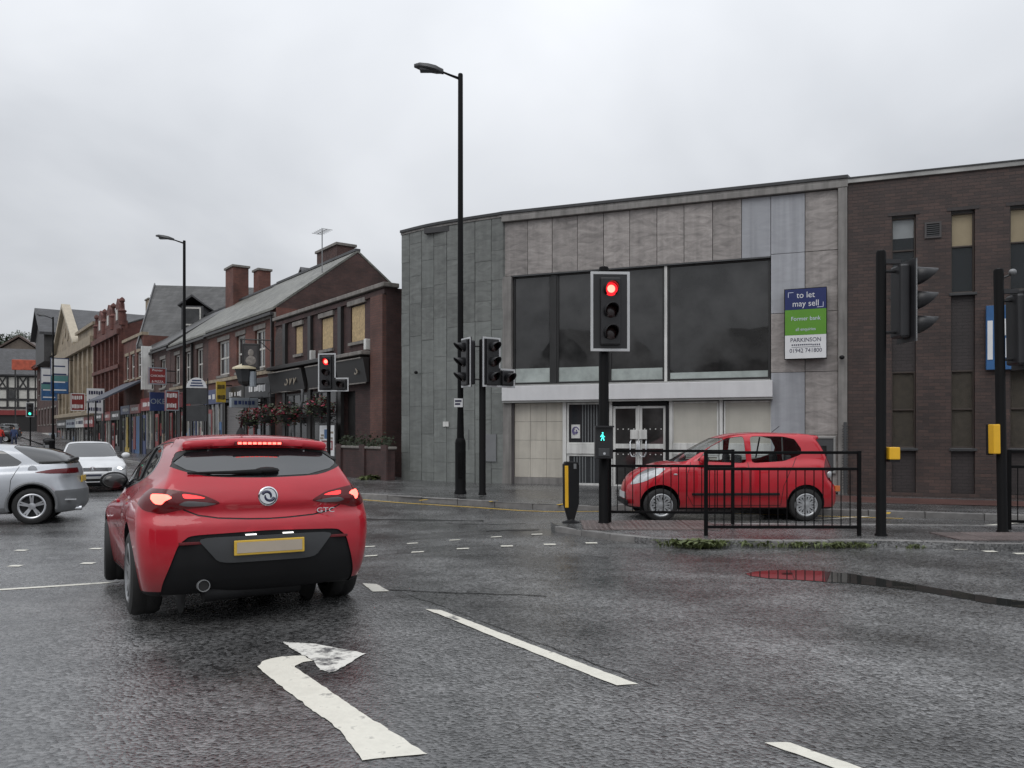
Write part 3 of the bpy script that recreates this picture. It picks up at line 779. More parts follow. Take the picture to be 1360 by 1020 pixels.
# blue board on the brick wall
bb = thing("blue_wall_board", "blue and white board on the dark brick wall behind a signal post", "sign", (-.27+11.45*ca, 21.7+11.45*sa, 3.0), BR)
blue = pm("blue sign vinyl", (.025,.10,.25), .35, var=.15)
bx("board_back", bb, blue, 0, 1.5, -.14, -.05, -.12, 1.28, .006)
for q in ((.0,.10,.10,.95),(.32,.62,.62,.98),(.34,.52,.14,.56),(.7,1.3,.6,1.0),(.7,1.3,.1,.4)): bx("white_panel", bb, bwhite, q[0]+.02, q[1]+.02, -.152, -.138, q[2], q[3])
# ------------------------------------------------------------------ street of brick shops (local x = -u, local -y = towards the street)
SR = -53.68
red1 = brick("red terrace brick", (.17,.062,.045), (.12,.042,.033), (.10,.075,.06), dirt=.55)
red2 = brick("sooty red brick", (.088,.043,.036), (.062,.032,.029), (.06,.045,.04), dirt=.6)
pubbrick = brick("dark maroon pub brick", (.075,.036,.033), (.052,.028,.027), (.045,.036,.034), dirt=.55)
redterra = brick("deep red terracotta", (.15,.055,.042), (.105,.04,.034), (.07,.035,.03), .3, .1, dirt=.5)
sandst = brick("sooty sandstone", (.31,.25,.175), (.25,.20,.145), (.20,.155,.10), .55, .28, .7, .012, .45, .4)
sandp = pm("plain sandstone", (.30,.245,.175), .7, var=.25, streak=.3, bump=.2)
slate_g = slate("grey slate roof", (.075,.075,.075)); slate_l = slate("pale weathered slate", (.15,.15,.13)); slate_d = slate("dark slate roof", (.05,.05,.054))
timber = pm("black painted timber", (.018,.017,.017), .45, var=.25); stone_l = pm("grey stone trim", (.20,.185,.17), .7, var=.25, streak=.3)
offw = pm("off white window frame", (.48,.47,.44), .5, var=.15)
osb = pm("chipboard sheet", (.42,.31,.17), .75, var=.35, scale=14)
shutter = pm("roller shutter", (.16,.15,.15), .5, var=.15)
darkint = pm("dark shop interior", (.012,.011,.011), .6)
redv = pm("red shop vinyl", (.20,.026,.026), .4, var=.15); blued = pm("dark blue vinyl", (.02,.035,.11), .4, var=.15); bluep = pm("blue poster vinyl", (.03,.10,.24), .4, var=.3)
yellow = pm("yellow shop vinyl", (.46,.32,.04), .4, var=.25); pal = pm("pale blue grey vinyl", (.24,.27,.30), .4, var=.15); aw = pm("slate blue awning", (.05,.055,.075), .6, var=.15)
letter_w = pm("white lettering", (.66,.66,.66), .4, var=.05); letter_d = pm("dim gold lettering", (.20,.17,.13), .5, var=.2)
def sblock(name, label, u0, z=0):
    p = FP(u0); return thing(name, label, "building", (p.x, p.y, z), SR)
def ub(name, par, mat, u0, u1, y0, y1, z0, z1, bevel=0): return bx(name, par, mat, -u1, -u0, y0, y1, z0, z1, bevel)
def uwin(par, u0, u1, z0, z1, y=.12, fm=None, panes=(1,2), t=.05, glass=None, sill=True, surround=None):
    m_ = MB(); fm = fm or offw
    for a, b, c, d in ((u0,u1,z0,z0+t),(u0,u1,z1-t,z1),(u0,u0+t,z0+t,z1-t),(u1-t,u1,z0+t,z1-t)): m_.box(-b,-a,y,y+.07,c,d)
    for i in range(1, panes[0]): u = u0+(u1-u0)*i/panes[0]; m_.box(-u-t*.45,-u+t*.45,y+.004,y+.066,z0+t,z1-t)
    for i in range(1, panes[1]): zz = z0+(z1-z0)*i/panes[1]; m_.box(-u1+t,-u0-t,y+.008,y+.062,zz-t*.4,zz+t*.4)
    w = m_.build("window", fm, par)
    ub("pane", w, glass or glass_shop, u0+t*.5, u1-t*.5, y+.03, y+.04, z0+t*.5, z1-t*.5)
    if sill: ub("sill", w, surround or stone_l, u0-.08, u1+.08, -.09, y+.02, z0-.12, z0-.003)
    if surround: ub("lintel", w, surround, u0-.1, u1+.1, -.03, y+.02, z1+.003, z1+.2)
    return w
def pitched(par, w, ze, zr, depth, mat, over=.2, gmat=None, u0=0):
    """ridge parallel to the street; slabs front and back and gable walls"""
    h = depth/2; t = .10
    a = MB(); a.pyz([(-over, ze-over*(zr-ze)/h), (h, zr), (h, zr+t), (-over, ze-over*(zr-ze)/h+t)], -w-u0, -u0)
    ro = a.build("roof", mat, par)
    MB().pyz([(h+.001, zr), (depth+over, ze-over*(zr-ze)/h), (depth+over, ze-over*(zr-ze)/h+t), (h+.001, zr+t)], -w-u0, -u0).build("rear_roof", mat, par)
    if gmat:
        for uu in (u0+.02, u0+w-.3):
            MB().pyz([(0.0,ze-.3),(0.0,ze-.02),(h,zr-.01),(depth,ze-.02),(depth,ze-.3)], -uu-.28, -uu).build("gable_wall", gmat, par)
    ub("ridge_tile", ro, slate_d, u0, u0+w, h-.12, h+.12, zr+.05, zr+.16)
    ub("gutter", ro, timber, u0, u0+w, -over-.1, -over+.02, ze-.32, ze-.2)
    return ro
def stack(par, u, y, z0, z1, w=.9, d=.7, mat=None, pots=3):
    s_ = ub("chimney", par, mat or red2, u-w/2, u+w/2, y-d/2, y+d/2, z0, z1)
    ub("chimney_cap", s_, stone_l, u-w/2-.08, u+w/2+.08, y-d/2-.08, y+d/2+.08, z1+.002, z1+.12)
    for i in range(pots):
        c = u+(i-(pots-1)/2)*w/max(1,pots)
        MB().lathe([(.10,z1+.12),(.13,z1+.2),(.10,z1+.5),(.13,z1+.55)], 10, c=(-c,y,0)).build("chimney_pot", sandp, s_, smooth=40)
    return s_
def body(par, mat, w, zt, depth, holes=(), zb=-.6):
    wall_open("wall", par, mat, -w, 0, zb, zt, 0, .35, [(-b, -a, c, d) for a, b, c, d in holes])
    bx("side_wall", par, mat, -.34, -.002, .352, depth, zb, zt); bx("side_wall", par, mat, -w+.002, -w+.34, .352, depth, zb, zt)
    bx("dark_interior_sheet", par, darkint, -w+.35, -.35, .5, .6, zb, zt-.1)  # upright near-black sheet, the dark of the unlit rooms put in as colour
def shopfront(par, u0, u1, zf0, zf1, fm, txt=None, tm=None, stall=.5, panes=3, sh=False, proj=.22, door=True, open_m=None, tsz=None):
    f = ub("fascia", par, fm, u0, u1, -proj, .05, zf0, zf1, .015)
    if txt: text("lettering", txt, tsz or (zf1-zf0)*.62, tm or letter_w, f, (-(u0+u1)/2, -proj-.003, (zf0+zf1)/2))
    else:
        u = u0+.35; zc = (zf0+zf1)/2
        while u < u1-.6:
            wd = random.uniform(.08,.2); hh = random.uniform(.10,.16)*(zf1-zf0)/.8
            if random.random() < .8: ub("sign_mark", f, tm or (letter_w if fm not in (pal, white_paint, offw) else navy_txt), u, u+wd, -proj-.008, -proj-.002, zc-hh, zc+hh)
            u += wd+.06
    for uu in (u0, u1-.18): ub("pilaster", par, timber, uu, uu+.18, -.2, .1, -.3, zf0-.002)
    if sh:
        n = int((zf0-.1)/.085)
        for i in range(n): ub("shutter_slat", par, shutter, u0+.19, u1-.19, -.10+.008*(i%2), -.003, .05+i*.085, .05+(i+1)*.085-.006)
        return f
    ub("stall_riser", par, open_m or timber, u0+.19, u1-.19, -.12, -.003, -.3, stall)
    w = MB(); W = u1-u0-.38
    for i in range(panes+1):
        u = u0+.19+W*i/panes; w.box(-u-.03,-u+.03,-.11,-.003,stall+.002,zf0-.002)
    wo = w.build("shop_window", offw if random.random() < .4 else timber, par)
    ub("pane", wo, glass_dark, u0+.2, u1-.2, -.06, -.05, stall, zf0)
    for k in range(random.randint(1,3)):
        uu = random.uniform(u0+.3, u1-1.0); zz = random.uniform(stall+.1, stall+.9)
        ub("window_display", wo, random.choice([redv, bluep, pal, yellow, sandp, offw, dark_grey]), uu, uu+random.uniform(.25,.6), -.068, -.061, zz, zz+random.uniform(.3,.8))
    if door:
        dr = ub("door", par, random.choice([timber, redv, blued]), u0+.2+W*(1-1/panes)+.06, u1-.24, -.15, -.112, -.2, zf0-.25)
        ub("pane", dr, glass_dark, u0+.2+W*(1-1/panes)+.18, u1-.36, -.158, -.151, 1.0, zf0-.45)
    return f

# --- pub
pub = sblock("public_house", "dark flat roofed brick pub with three boarded upper windows", .8)
PW = 9.6
wn3 = [(1.50,2.55,4.50,5.72),(4.0,5.0,4.46,5.6),(6.78,7.5,4.5,5.58)]
body(pub, pubbrick, PW, 6.0, 7.0, wn3+[(2.2,3.2,.0,2.9)])
ub("roof", pub, MATS["flat roof felt"], .1, PW-.1, .4, 7, 5.75, 5.85)
ub("parapet_coping", pub, stone_l, -.1, PW, -.16, .4, 6.003, 6.14, .02)
ub("string_course", pub, pubbrick, 0, PW, -.07, -.002, 5.80, 5.95)
for a, b, c, d in wn3:
    w = MB()
    for q in ((a,b,c,c+.06),(a,b,d-.06,d),(a,a+.06,c+.06,d-.06),(b-.06,b,c+.06,d-.06)): w.box(-q[1]+.002,-q[0]-.002,.06,.2,q[2],q[3])
    wo = w.build("window", timber, pub)
    ub("chipboard_sheet", wo, osb, a+.04, b-.04, .03, .055, c+.03, d-.04)
    ub("lintel", wo, stone_l, a-.14, b+.14, -.08, .03, d+.003, d+.16)
    ub("sill", wo, stone_l, a-.08, b+.08, -.08, .05, c-.10, c-.003)
ub("brick_pier", pub, brick("lighter pub pier brick", (.13,.058,.045), (.10,.046,.038), (.06,.05,.045), dirt=.5), .02, .85, -.13, -.003, -.3, 5.79)
for u in (3.1, 5.75, 8.3): ub("timber_pilaster", pub, timber, u, u+.26, -.12, -.003, -.3, 5.79)
ub("cornice", pub, stone_l, .9, 3.05, -.42, -.002, 3.98, 4.1, .02); ub("cornice", pub, timber, 3.4, PW, -.42, -.002, 3.98, 4.12, .02)
for u0, u1 in ((.9,3.08),(3.38,5.7),(6.05,PW)):
    f = MB().pyz([(-.36,3.9),(-.20,3.12),(-.13,3.12),(-.13,3.9)], -u1+.02, -u0-.02).build("fascia", timber, pub)
    ub("sign_trim", f, stone_l, u0+.1, u1-.1, -.40, -.362, 3.86, 3.90); ub("sign_trim", f, stone_l, u0+.1, u1-.1, -.24, -.2, 3.08, 3.118)
text("lettering", "SW", .62, letter_d, pub, (-7.2,-.30,3.5), (R(78),0,0), .01, 1.3)
text("lettering", "S", .42, letter_d, pub, (-1.5,-.30,3.5), (R(78),0,0), .01, 1.3)
ub("door", pub, timber, 2.2, 3.2, .2, .28, .0, 2.9); ub("door_panel", pub, darkint, 2.3, 3.1, .18, .198, .2, 2.7)
for u0, u1 in ((3.5,5.6),(6.1,8.2)):
    w = uwin(pub, u0, u1, 1.2, 3.0, -.09, timber, (3,2), .07, glass_dark, False)
    ub("panelled_riser", pub, timber, u0, u1, -.10, -.002, -.2, 1.19)
MB().tube([(-5.9,-.35,3.1),(-5.9,-.35,2.7),(-6.1,-.35,2.45),(-6.5,-.35,2.2),(-6.75,-.35,1.9),(-6.75,-.35,.2)], .055, 8).build("drain_pipe", grey_metal, pub, smooth=60)
ar = [(-8.4,4.2)]+[(-8.95+.55*math.cos(k*math.pi/10), 5.1+.6*math.sin(k*math.pi/10)) for k in range(11)]+[(-9.5,4.2)]
MB().pxz(ar, -.09, -.002).build("blind_arch", pbrick, pub)
for k, u in enumerate((1.05, 5.5)): ub("wall_lamp", pub, white_paint, u, u+.14, -.2, -.004, 4.15, 4.5, .02)
# low wall by the pub corner
lw = thing("low_brick_wall", "low dark brick garden wall between pub and bank", "wall", tuple(FP(.3,.7))+(0,), SR)
bx("wall", lw, pubbrick, -2.6, .9, 0, .25, -.1, 1.02)
bx("coping", lw, stone_l, -2.65, .95, -.05, .3, 1.022, 1.1, .02)
for x in (-2.55,-.85,.6): bx("pier", lw, pubbrick, x, x+.36, -.06, -.002, -.1, 1.15)
mb = MB()
for i in range(420):
    x = random.uniform(-2.5,.9); y = random.uniform(-.05,.3); z = 1.1+abs(random.gauss(0,.16)); s_ = random.uniform(.03,.07)
    a = random.uniform(0,6.3); mb.add([(x-s_*math.cos(a),y-s_*math.sin(a),z),(x,y,z+s_*.6),(x+s_*math.cos(a),y+s_*math.sin(a),z),(x,y,z-s_*.6)], [(0,1,2,3)])
hb = mb.build("ivy", pm("dark ivy leaves", (.035,.045,.025), .5, var=.5, scale=9), None, recalc=False)
hb.parent = lw
# terrace of shops
T1 = sblock("brick_terrace_shop", "red brick terraced shop with pale slate roof beside the pub gable", 10.4)
win1 = [(1.3,2.6,4.25,5.9),(3.9,5.1,4.25,5.9),(6.2,7.9,4.25,5.9)]
body(T1, red1, 9.6, 6.6, 7.2, win1)
for a, b, c, d in win1: uwin(T1, a, b, c, d, .10, offw, (2,2), .10, None, True, stone_l)
pitched(T1, 9.6, 6.6, 9.3, 7.2, slate_l, .15, red2)
ub("sill_band", T1, sandp, 0, 9.6, -.10, -.004, 3.95, 4.1); ub("eaves_band", T1, stone_l, 0, 9.6, -.08, -.002, 6.2, 6.4)
ub("rain_pipe", T1, timber, .25, .35, -.12, -.003, .2, 6.3)
shopfront(T1, 0.1, 3.3, 2.95, 3.8, dark_grey, sh=False, panes=3); shopfront(T1, 3.4, 6.4, 2.9, 3.6, timber, sh=True); shopfront(T1, 6.5, 9.5, 2.9, 3.6, blued)
stack(T1, 4.6, 4.6, 8.0, 10.35, 2.4, .9, red2, 0)
al1 = MB().tube([(-.55,2.2,8.3),(-.55,2.2,10.2)], .025, 6)
for k in range(6): al1.tube([(-.55-.5+k*.2,2.2-.25,10.1),(-.55-.5+k*.2,2.2+.25,10.1)], .012, 4)
al1.tube([(-1.1,2.2,10.1),(.0,2.2,10.1)], .014, 4); al1.build("tv_aerial", grey_metal, T1)
T2 = sblock("brick_terrace_shop", "red brick terraced shop under the broad chimney stack and slate roof", 20)
win2 = [(1.0,2.2,4.25,5.9),(3.4,4.5,4.25,5.9),(5.6,6.7,4.25,5.9)]
body(T2, red2, 7.6, 6.55, 7.2, win2)
for a, b, c, d in win2: uwin(T2, a, b, c, d, .10, offw, (2,2), .08, None, True, stone_l)
pitched(T2, 7.6, 6.55, 9.25, 7.2, slate_l, .15, red2)
ub("sill_band", T2, sandp, 0, 7.6, -.10, -.004, 3.95, 4.1); ub("rain_pipe", T2, timber, 2.8, 2.9, -.12, -.003, .2, 6.3)
shopfront(T2, .1, 2.5, 2.9, 3.7, timber); shopfront(T2, 2.6, 5.0, 2.9, 3.7, redv); shopfront(T2, 5.1, 7.5, 2.9, 3.7, pal)
stack(T2, 7.0, 3.6, 8.2, 11.3, 1.5, .9, red1, 0); stack(T2, 4.9, 4.4, 8.2, 10.9, .9, .7, red1, 0)
# gabled wing that rises behind the terrace
gb = thing("brick_gable_house", "red brick gable rising behind the pale slate terrace roof", "house", tuple(FP(29.5,-9.6))+(0,), SR)
bx("wall", gb, red1, -5.0, 0, 0, 5, 0, 10.6)
MB().pxz([(-5.0,10.6),(0,10.6),(-2.5,12.8)], .0, .3).build("gable_wall", red1, gb)
MB().pxz([(-5.3,10.35),(-2.5,12.85),(.3,10.35),(.3,10.5),(-2.5,13.02),(-5.3,10.5)], -.1, 5).build("roof", slate_d, gb)
# tall slate gable building
G = sblock("brick_terrace_shop", "brick terraced shop with a slim white sign column on its front", 27.7)
body(G, red2, 7, 6.7, 7, [(1.2,2.4,4.2,5.9),(4.2,5.4,4.2,5.9)])
for a, b in ((1.2,2.4),(4.2,5.4)): uwin(G, a, b, 4.2, 5.9, .10, offw, (2,2), .08, None, True, stone_l)
pitched(G, 7, 6.7, 9.2, 7.2, slate_g, .15, red2)
shopfront(G, .1, 3.4, 2.9, 3.8, pal); shopfront(G, 3.5, 6.9, 2.9, 3.7, redv)
bs = ub("wall_sign_column", G, white_paint, 4.5, 4.65, -.65, -.05, 4.2, 6.9, .01)
sg_ = thing("slate_gable_house", "tall house with broad steep slate roof and dormer behind the terrace", "house", (-24.4,52.5,0), -82)
bx("wall", sg_, red2, -7, 0, .3, 9, 0, 7.4)
MB().pxz([(-7,7.4),(0,7.4),(-3.5,11.6)], .3, .6).build("gable_wall", slate_d, sg_)
MB().pxz([(.35,7.0),(.35,7.15),(-3.5,11.85),(-3.5,11.68)], -.1, 9).build("roof", slate_g, sg_)
MB().pxz([(-7.35,7.0),(-7.35,7.15),(-3.502,11.85),(-3.502,11.68)], -.1, 9).build("rear_roof", slate_g, sg_)
MB().pxz([(.40,6.95),(.40,7.25),(-3.5,12.0),(-7.4,7.25),(-7.4,6.95),(-3.5,11.6)], -.17, -.105).build("barge_board", pm("grey barge board", (.14,.14,.145), .6, var=.2), sg_)
dm = MB().box(-2.3,.2,2.6,4.0,8.2,9.9).build("dormer", slate_d, sg_)
MB().pyz([(2.4,9.85),(3.3,10.5),(4.2,9.85),(4.2,9.95),(3.3,10.65),(2.4,9.95)], -2.4, .35).build("dormer_roof", slate_d, dm)
bx("dormer_window", dm, offw, .201, .24, 2.75, 3.85, 8.6, 9.8); bx("pane", dm, glass_dark, .241, .25, 2.85, 3.75, 8.7, 9.7)
# lower shops with canopy
Sh = sblock("low_brick_shop", "low brick shop with steep slate blue canopy over its front", 34.8)
body(Sh, red1, 6.5, 7.9, 8, [(.8,2.0,5.2,6.9),(2.8,4.0,5.2,6.9),(4.7,5.8,5.2,6.9)])
for a in (.8,2.8,4.7): uwin(Sh, a, a+1.15, 5.2, 6.9, .10, offw, (1,2), .1, None, True, sandp)
ub("parapet", Sh, sandp, 0, 6.5, -.12, .3, 7.903, 8.1); ub("roof", Sh, slate_d, .1, 6.4, .4, 8, 7.5, 7.6)
MB().pyz([(-.05,5.0),(-2.4,3.7),(-2.4,3.6),(-.05,4.85)], -6.4, -.1).build("canopy", aw, Sh)
for u in (.2,3.2,6.2): MB().tube([(-u,-2.3,0.0),(-u,-2.3,3.62)], .05, 6).build("canopy_post", timber, Sh)
shopfront(Sh, .1, 3.2, 2.8, 3.4, redv, open_m=bluep); shopfront(Sh, 3.3, 6.4, 2.8, 3.4, blued, open_m=yellow)
for a, b, mm in ((.5,1.5,bluep),(1.7,2.4,redv),(4.2,4.8,yellow)): ub("window_poster", Sh, mm, a, b, -.16, -.125, .4, 2.6)
# ornate red building
Rd = sblock("ornate_red_building", "ornate red terracotta building with stone pinnacles along its roofline", 41.4, .1)
hol = [(.7+i*1.75,1.5+i*1.75,zz,zz+hh) for i in range(6) for zz, hh in ((4.3,2.6),(8.0,1.9))]
body(Rd, redterra, 11, 10.6, 9, hol)
for a, b, c, d in hol: uwin(Rd, a, b, c, d, .14, offw if random.random() < .4 else timber, (1,2), .07, None, True, redterra)
for i in range(7): ub("pilaster", Rd, redterra, .1+i*1.75, .42+i*1.75, -.28, -.003, 3.6, 10.6)
for z, h_, p_ in ((7.2,.35,.38),(10.1,.5,.45)): ub("cornice", Rd, redterra, 0, 11, -p_, -.29, z, z+h_, .03)
ub("parapet", Rd, redterra, 0, 11, -.1, .3, 10.603, 11.3)
for i, u in enumerate((1.6,5.2,8.8)):
    gbl = MB().pxz([(-u-1.3,11.3),(-u+1.3,11.3),(-u+1.25,11.9),(-u+.7,12.2),(-u+.55,12.9),(-u,13.4),(-u-.55,12.9),(-u-.7,12.2),(-u-1.25,11.9)], -.12, .28).build("shaped_gable", redterra, Rd)
    ub("gable_window", gbl, offw, u-.3, u+.3, -.16, -.122, 11.5, 12.4)
for u in (.15,3.4,7.0,10.7):
    MB().lathe([(.24,10.9),(.24,12.0),(.3,12.05),(.3,12.15),(.12,12.3),(.10,12.8),(.2,12.95),(.17,13.15),(.03,13.3)], 10, c=(-u,-.05,0)).build("pinnacle", redterra, Rd, smooth=40)
pitched(Rd, 10.8, 10.9, 13.0, 9, slate_g, 0, redterra, .1)
shopfront(Rd, .1, 3.7, 2.8, 3.6, timber); shopfront(Rd, 3.8, 7.3, 2.8, 3.6, redv); shopfront(Rd, 7.4, 10.9, 2.8, 3.6, timber)
# sandstone bank with pediment
Q = sblock("sandstone_building", "sooty sandstone building with pediment and flat side wing", 52.6, -.6)
hol = [(1.5+i*2.6,2.5+i*2.6,4.6,8.0) for i in range(8)]
body(Q, sandst, 23.5, 10.2, 10, hol)
for a, b, c, d in hol: uwin(Q, a, b, c, d, .16, sandp, (1,2), .12, glass_dark, True, sandp)
for i in range(9): ub("pilaster", Q, sandp, .3+i*2.6, .85+i*2.6, -.2, -.003, 3.9, 9.4)
for z, h_ in ((3.6,.35),(9.4,.8)): ub("cornice", Q, sandp, 0, 23.5, -.5, -.203, z, z+h_, .04)
ub("attic", Q, sandst, 0, 9.5, -.05, .3, 10.203, 11.1); ub("attic_coping", Q, sandp, -.1, 9.6, -.3, .35, 11.102, 11.35)
MB().pxz([(-23.8,10.25),(-9.6,10.25),(-16.7,14.2)], -.2, .2).build("pediment", sandst, Q)
MB().pxz([(-24.2,10.2),(-16.7,14.55),(-9.2,10.2),(-9.2,10.5),(-16.7,14.95),(-24.2,10.5)], -.55, .22).build("pediment_moulding", pm("pale stone moulding", (.40,.35,.27), .6, var=.15), Q)
for k in (-1,0,1): MB().lathe([(.5,-.26),(.5,-.21)], 14, 'y', (-16.7+k*1.8,0,11.6+(.5 if k==0 else 0))).build("roundel", sandp, Q)
MB().pxz([(-24.2,10.2),(-16.7,14.5),(-9.2,10.2)], .23, 12).build("roof", slate_d, Q)
shopfront(Q, .2, 5, 2.6, 3.5, redv); shopfront(Q, 5.2, 10, 2.6, 3.5, white_paint); shopfront(Q, 10.2, 16, 2.6, 3.4, pal); shopfront(Q, 16.2, 23, 2.6, 3.4, timber)
Rd.scale = (1,1,.84)
stack(Q, 3.0, 5, 10, 14, 1.3, .9, sandst, 3)
# dark overhanging building beyond
D = sblock("jettied_dark_building", "dark roofed tall building with overhanging upper gable past the sandstone pediment", 76.3, -2.0)
hol = [(1.5+i*3,2.8+i*3,zz,zz+1.8) for i in range(6) for zz in (4.5,8.2)]
body(D, red2, 20, 12, 10, hol)
for a, b, c, d in hol: uwin(D, a, b, c, d, .12, offw, (2,2), .09, None, True, stone_l)
pitched(D, 20, 12, 16.4, 10, slate_d, .6, red2)
bx("jetty", D, pm("tile hung upper storey", (.05,.048,.048), .6, var=.3), -9, -1, -1.2, -.002, 11.2, 14.2)
MB().pxz([(-9.6,14.0),(-5,17.0),(-.4,14.0),(-.4,14.3),(-5,17.35),(-9.6,14.3)], -1.7, 3).build("jetty_roof", slate_d, D)
MB().pxz([(-9,14.2),(-5,16.8),(-1,14.2)], -1.2, -.9).build("jetty_gable", MATS["tile hung upper storey"], D)
shopfront(D, .2, 6, 2.6, 3.5, pal); shopfront(D, 6.2, 13, 2.6, 3.5, offw); shopfront(D, 13.2, 19.8, 2.6, 3.5, timber)
# half timbered building closing the street
plaster = pm("white plaster", (.50,.49,.45), .7, var=.15)
HT = thing("half_timbered_building", "black and white half timbered building at the end of the street", "building", (-82,113,1.6), 18)
bx("wall", HT, plaster, 0, 16, 0, 8, -1, 8.4)
for z in (3.4,4.6,6.2,8.0): bx("timber_rail", HT, timber, 0, 16, -.12, -.003, z, z+.3)
for i in range(13): bx("timber_post", HT, timber, i*1.31, i*1.31+.26, -.11, -.002, 3.7, 8.0)
for i in range(0,12,2):
    x = i*1.31+.26
    for s_ in (0,1):
        P = [(x,6.5),(x+.2,6.5),(x+1.05,8.0),(x+.85,8.0)]; P = [(2*x+1.05-a, b) for a, b in P] if s_ else P
        MB().pxz(P, -.09+.004*s_, -.003).build("timber_brace", timber, HT)
for i in range(4):
    x = 1.6+i*3.9; w = bx("window", HT, timber, x, x+.95, -.10, -.004, 4.9, 6.1); bx("pane", w, glass_dark, x+.08, x+.87, -.112, -.102, 5.0, 6.0)
MB().pyz([(-.6,8.2),(4,12.2),(8.6,8.2),(8.6,8.4),(4,12.5),(-.6,8.4)], -.4, 16.4).build("roof", slate_d, HT)
gd = MB().pxz([(2,8.2),(6,8.2),(4,11)], -1.0, -.7).build("front_gable", plaster, HT)
MB().pxz([(1.5,8.0),(4,11.4),(6.5,8.0),(6.5,8.35),(4,11.8),(1.5,8.35)], -1.3, 3).build("gable_roof", slate_d, gd)
shopfront_h = bx("shop_front", HT, darkint, .5, 15.5, -.1, -.004, -.5, 2.6); bx("fascia", HT, redv, .5, 15.5, -.3, -.101, 2.5, 3.2)
BB = thing("brown_hillside_building", "brown gabled building above and behind the half timbered one", "building", (-100,150,2), 20)
bx("wall", BB, pm("brown render", (.13,.105,.085), .8, var=.25), 0, 26, 0, 12, -1, 13)
MB().pxz([(0,13),(13,13),(6.5,17.5)], 0, 12).build("gable_wall", MATS["brown render"], BB)
MB().pxz([(-.6,12.8),(6.5,17.8),(13.6,12.8),(13.6,13.1),(6.5,18.2),(-.6,13.1)], -.5, 12).build("roof", pm("brown tiled roof", (.09,.065,.055), .7, var=.3), BB)
MB().pyz([(-.5,12.9),(6,17),(12.5,12.9)], 13.7, 26).build("rear_roof", MATS["brown tiled roof"], BB)
for i in range(6):
    w = bx("window", BB, offw, 2+i*4, 3.4+i*4, -.1, -.004, 8, 10.4); bx("pane", w, glass_dark, 2.1+i*4, 3.3+i*4, -.12, -.101, 8.1, 10.3)
OS = thing("orange_shop_sign", "bright orange red sign board in front of the half timbered building", "sign", (-62.6,100,2), 20)
bx("sign_panel", OS, pm("orange red sign", (.42,.085,.045), .5, var=.35), 0, 2.9, -.1, .1, 7.4, 8.7, .05)
for x in (.3,2.5): bx("sign_post", OS, timber, x, x+.15, -.05, .05, 0, 7.398)

# blade signs and wall signs along the street
def blade(label, u, off, w, z0, z1, mat, lines=(), tm=None, th=.1, back=None, rz=0, tsz=None, marks=0):
    p = FP(u, .05)
    o = thing("projecting_sign", label, "sign", (p.x, p.y, 0), SR+90+rz)
    # local x runs along the wall normal towards the street when rotated by 90 degrees: negative x is the wall
    bx("sign_panel", o, mat, -off-w, -off, -th/2, th/2, z0, z1, .01)
    bx("sign_bracket", o, timber, -off, 0, -.03, .03, z1-.2, z1-.14); bx("sign_bracket", o, timber, -off, 0, -.03, .03, z0+.1, z0+.16)
    if back:
        for q in ((-off-w,-off,z0,z0+.06),(-off-w,-off,z1-.06,z1),(-off-w,-off-w+.06,z0+.06,z1-.06),(-off-.06,-off,z0+.06,z1-.06)): bx("sign_border", o, back, q[0], q[1], -th/2-.012, -th/2-.002, q[2], q[3])
    for k in range(marks):
        z = z1-(k+.5)*(z1-z0)/marks; hh = (z1-z0)/marks*.24; x = -off-w+.1*w
        while x < -off-.18*w:
            wd = random.uniform(.05,.12)*w; bx("sign_mark", o, tm or letter_w, x, x+wd, -th/2-.012, -th/2-.003, z-hh*random.uniform(.7,1), z+hh*random.uniform(.7,1)); x += wd+.04*w
    for k, s_ in enumerate(lines):
        z = z1-(k+.5)*(z1-z0)/len(lines)
        text("lettering", s_, tsz or (z1-z0)/len(lines)*.5, tm or letter_w, o, (-off-w/2, -th/2-.006, z))
    return o
blade("red square projecting sign with white script above the terraced shops", 26.3, .5, .95, 4.2, 5.15, redv, ("Premier","CHICKEN","& PIZZA"), letter_w, .12, pal, 0, .17)
blade("dark blue projecting sign with large pale letters under the red one", 27.1, .35, .85, 2.75, 3.8, blued, ("OKE",), pal, .15, None, 0, .42)
blade("red projecting box sign on the terrace near the lamp post", 24.4, .3, .7, 2.7, 3.8, redv, (), None, .2, pal, 0, None, 2)
blade("yellow projecting sign with dark lettering on the brick terrace", 16.0, .3, .42, 2.9, 3.85, yellow, (), timber, .12, None, 0, None, 2)
blade("white sign box with blue lettering over a shuttered shop", 12.0, .2, 1.1, 2.55, 2.95, pal, (), blued, .3, None, 0, .26, 1)
blade("white projecting sign with black lettering by the ornate building", 46.8, .3, 1.2, 3.0, 4.9, bwhite, (), navy_txt, .12, None, 0, .4, 3)
b1 = blade("tall blue and white banner sign beside the sandstone building", 65, .4, 1.5, 5.2, 8.6, pal, ("","",""), None, .1, blued)
b2 = blade("tall blue banner sign farther along the sandstone front", 73, .4, 1.5, 4.8, 8.2, blued, (), None, .1, pal)
blade("red and white shop sign at the sandstone building", 56.0, .3, 1.1, 3.4, 4.9, redv, (), None, .15, bwhite, 0, None, 2)
teal = pm("teal sign stripe", (.08,.22,.22), .5, var=.1)
for b_, z0 in ((b1,5.2),(b2,4.8)):
    for k, (m_, h0, h1) in enumerate(((bluep,.05,1.15),(teal,1.2,1.7),(bwhite,1.8,3.3))): bx("sign_stripe", b_, m_, -1.84, -.46, -.068, -.064, z0+h0, z0+h1)
    for k in range(4): bx("sign_stripe", b_, bwhite if k < 2 else blued, -1.7, -.6-.1*(k%2), -.074, -.069, z0+.3+k*.75, z0+.42+k*.75)
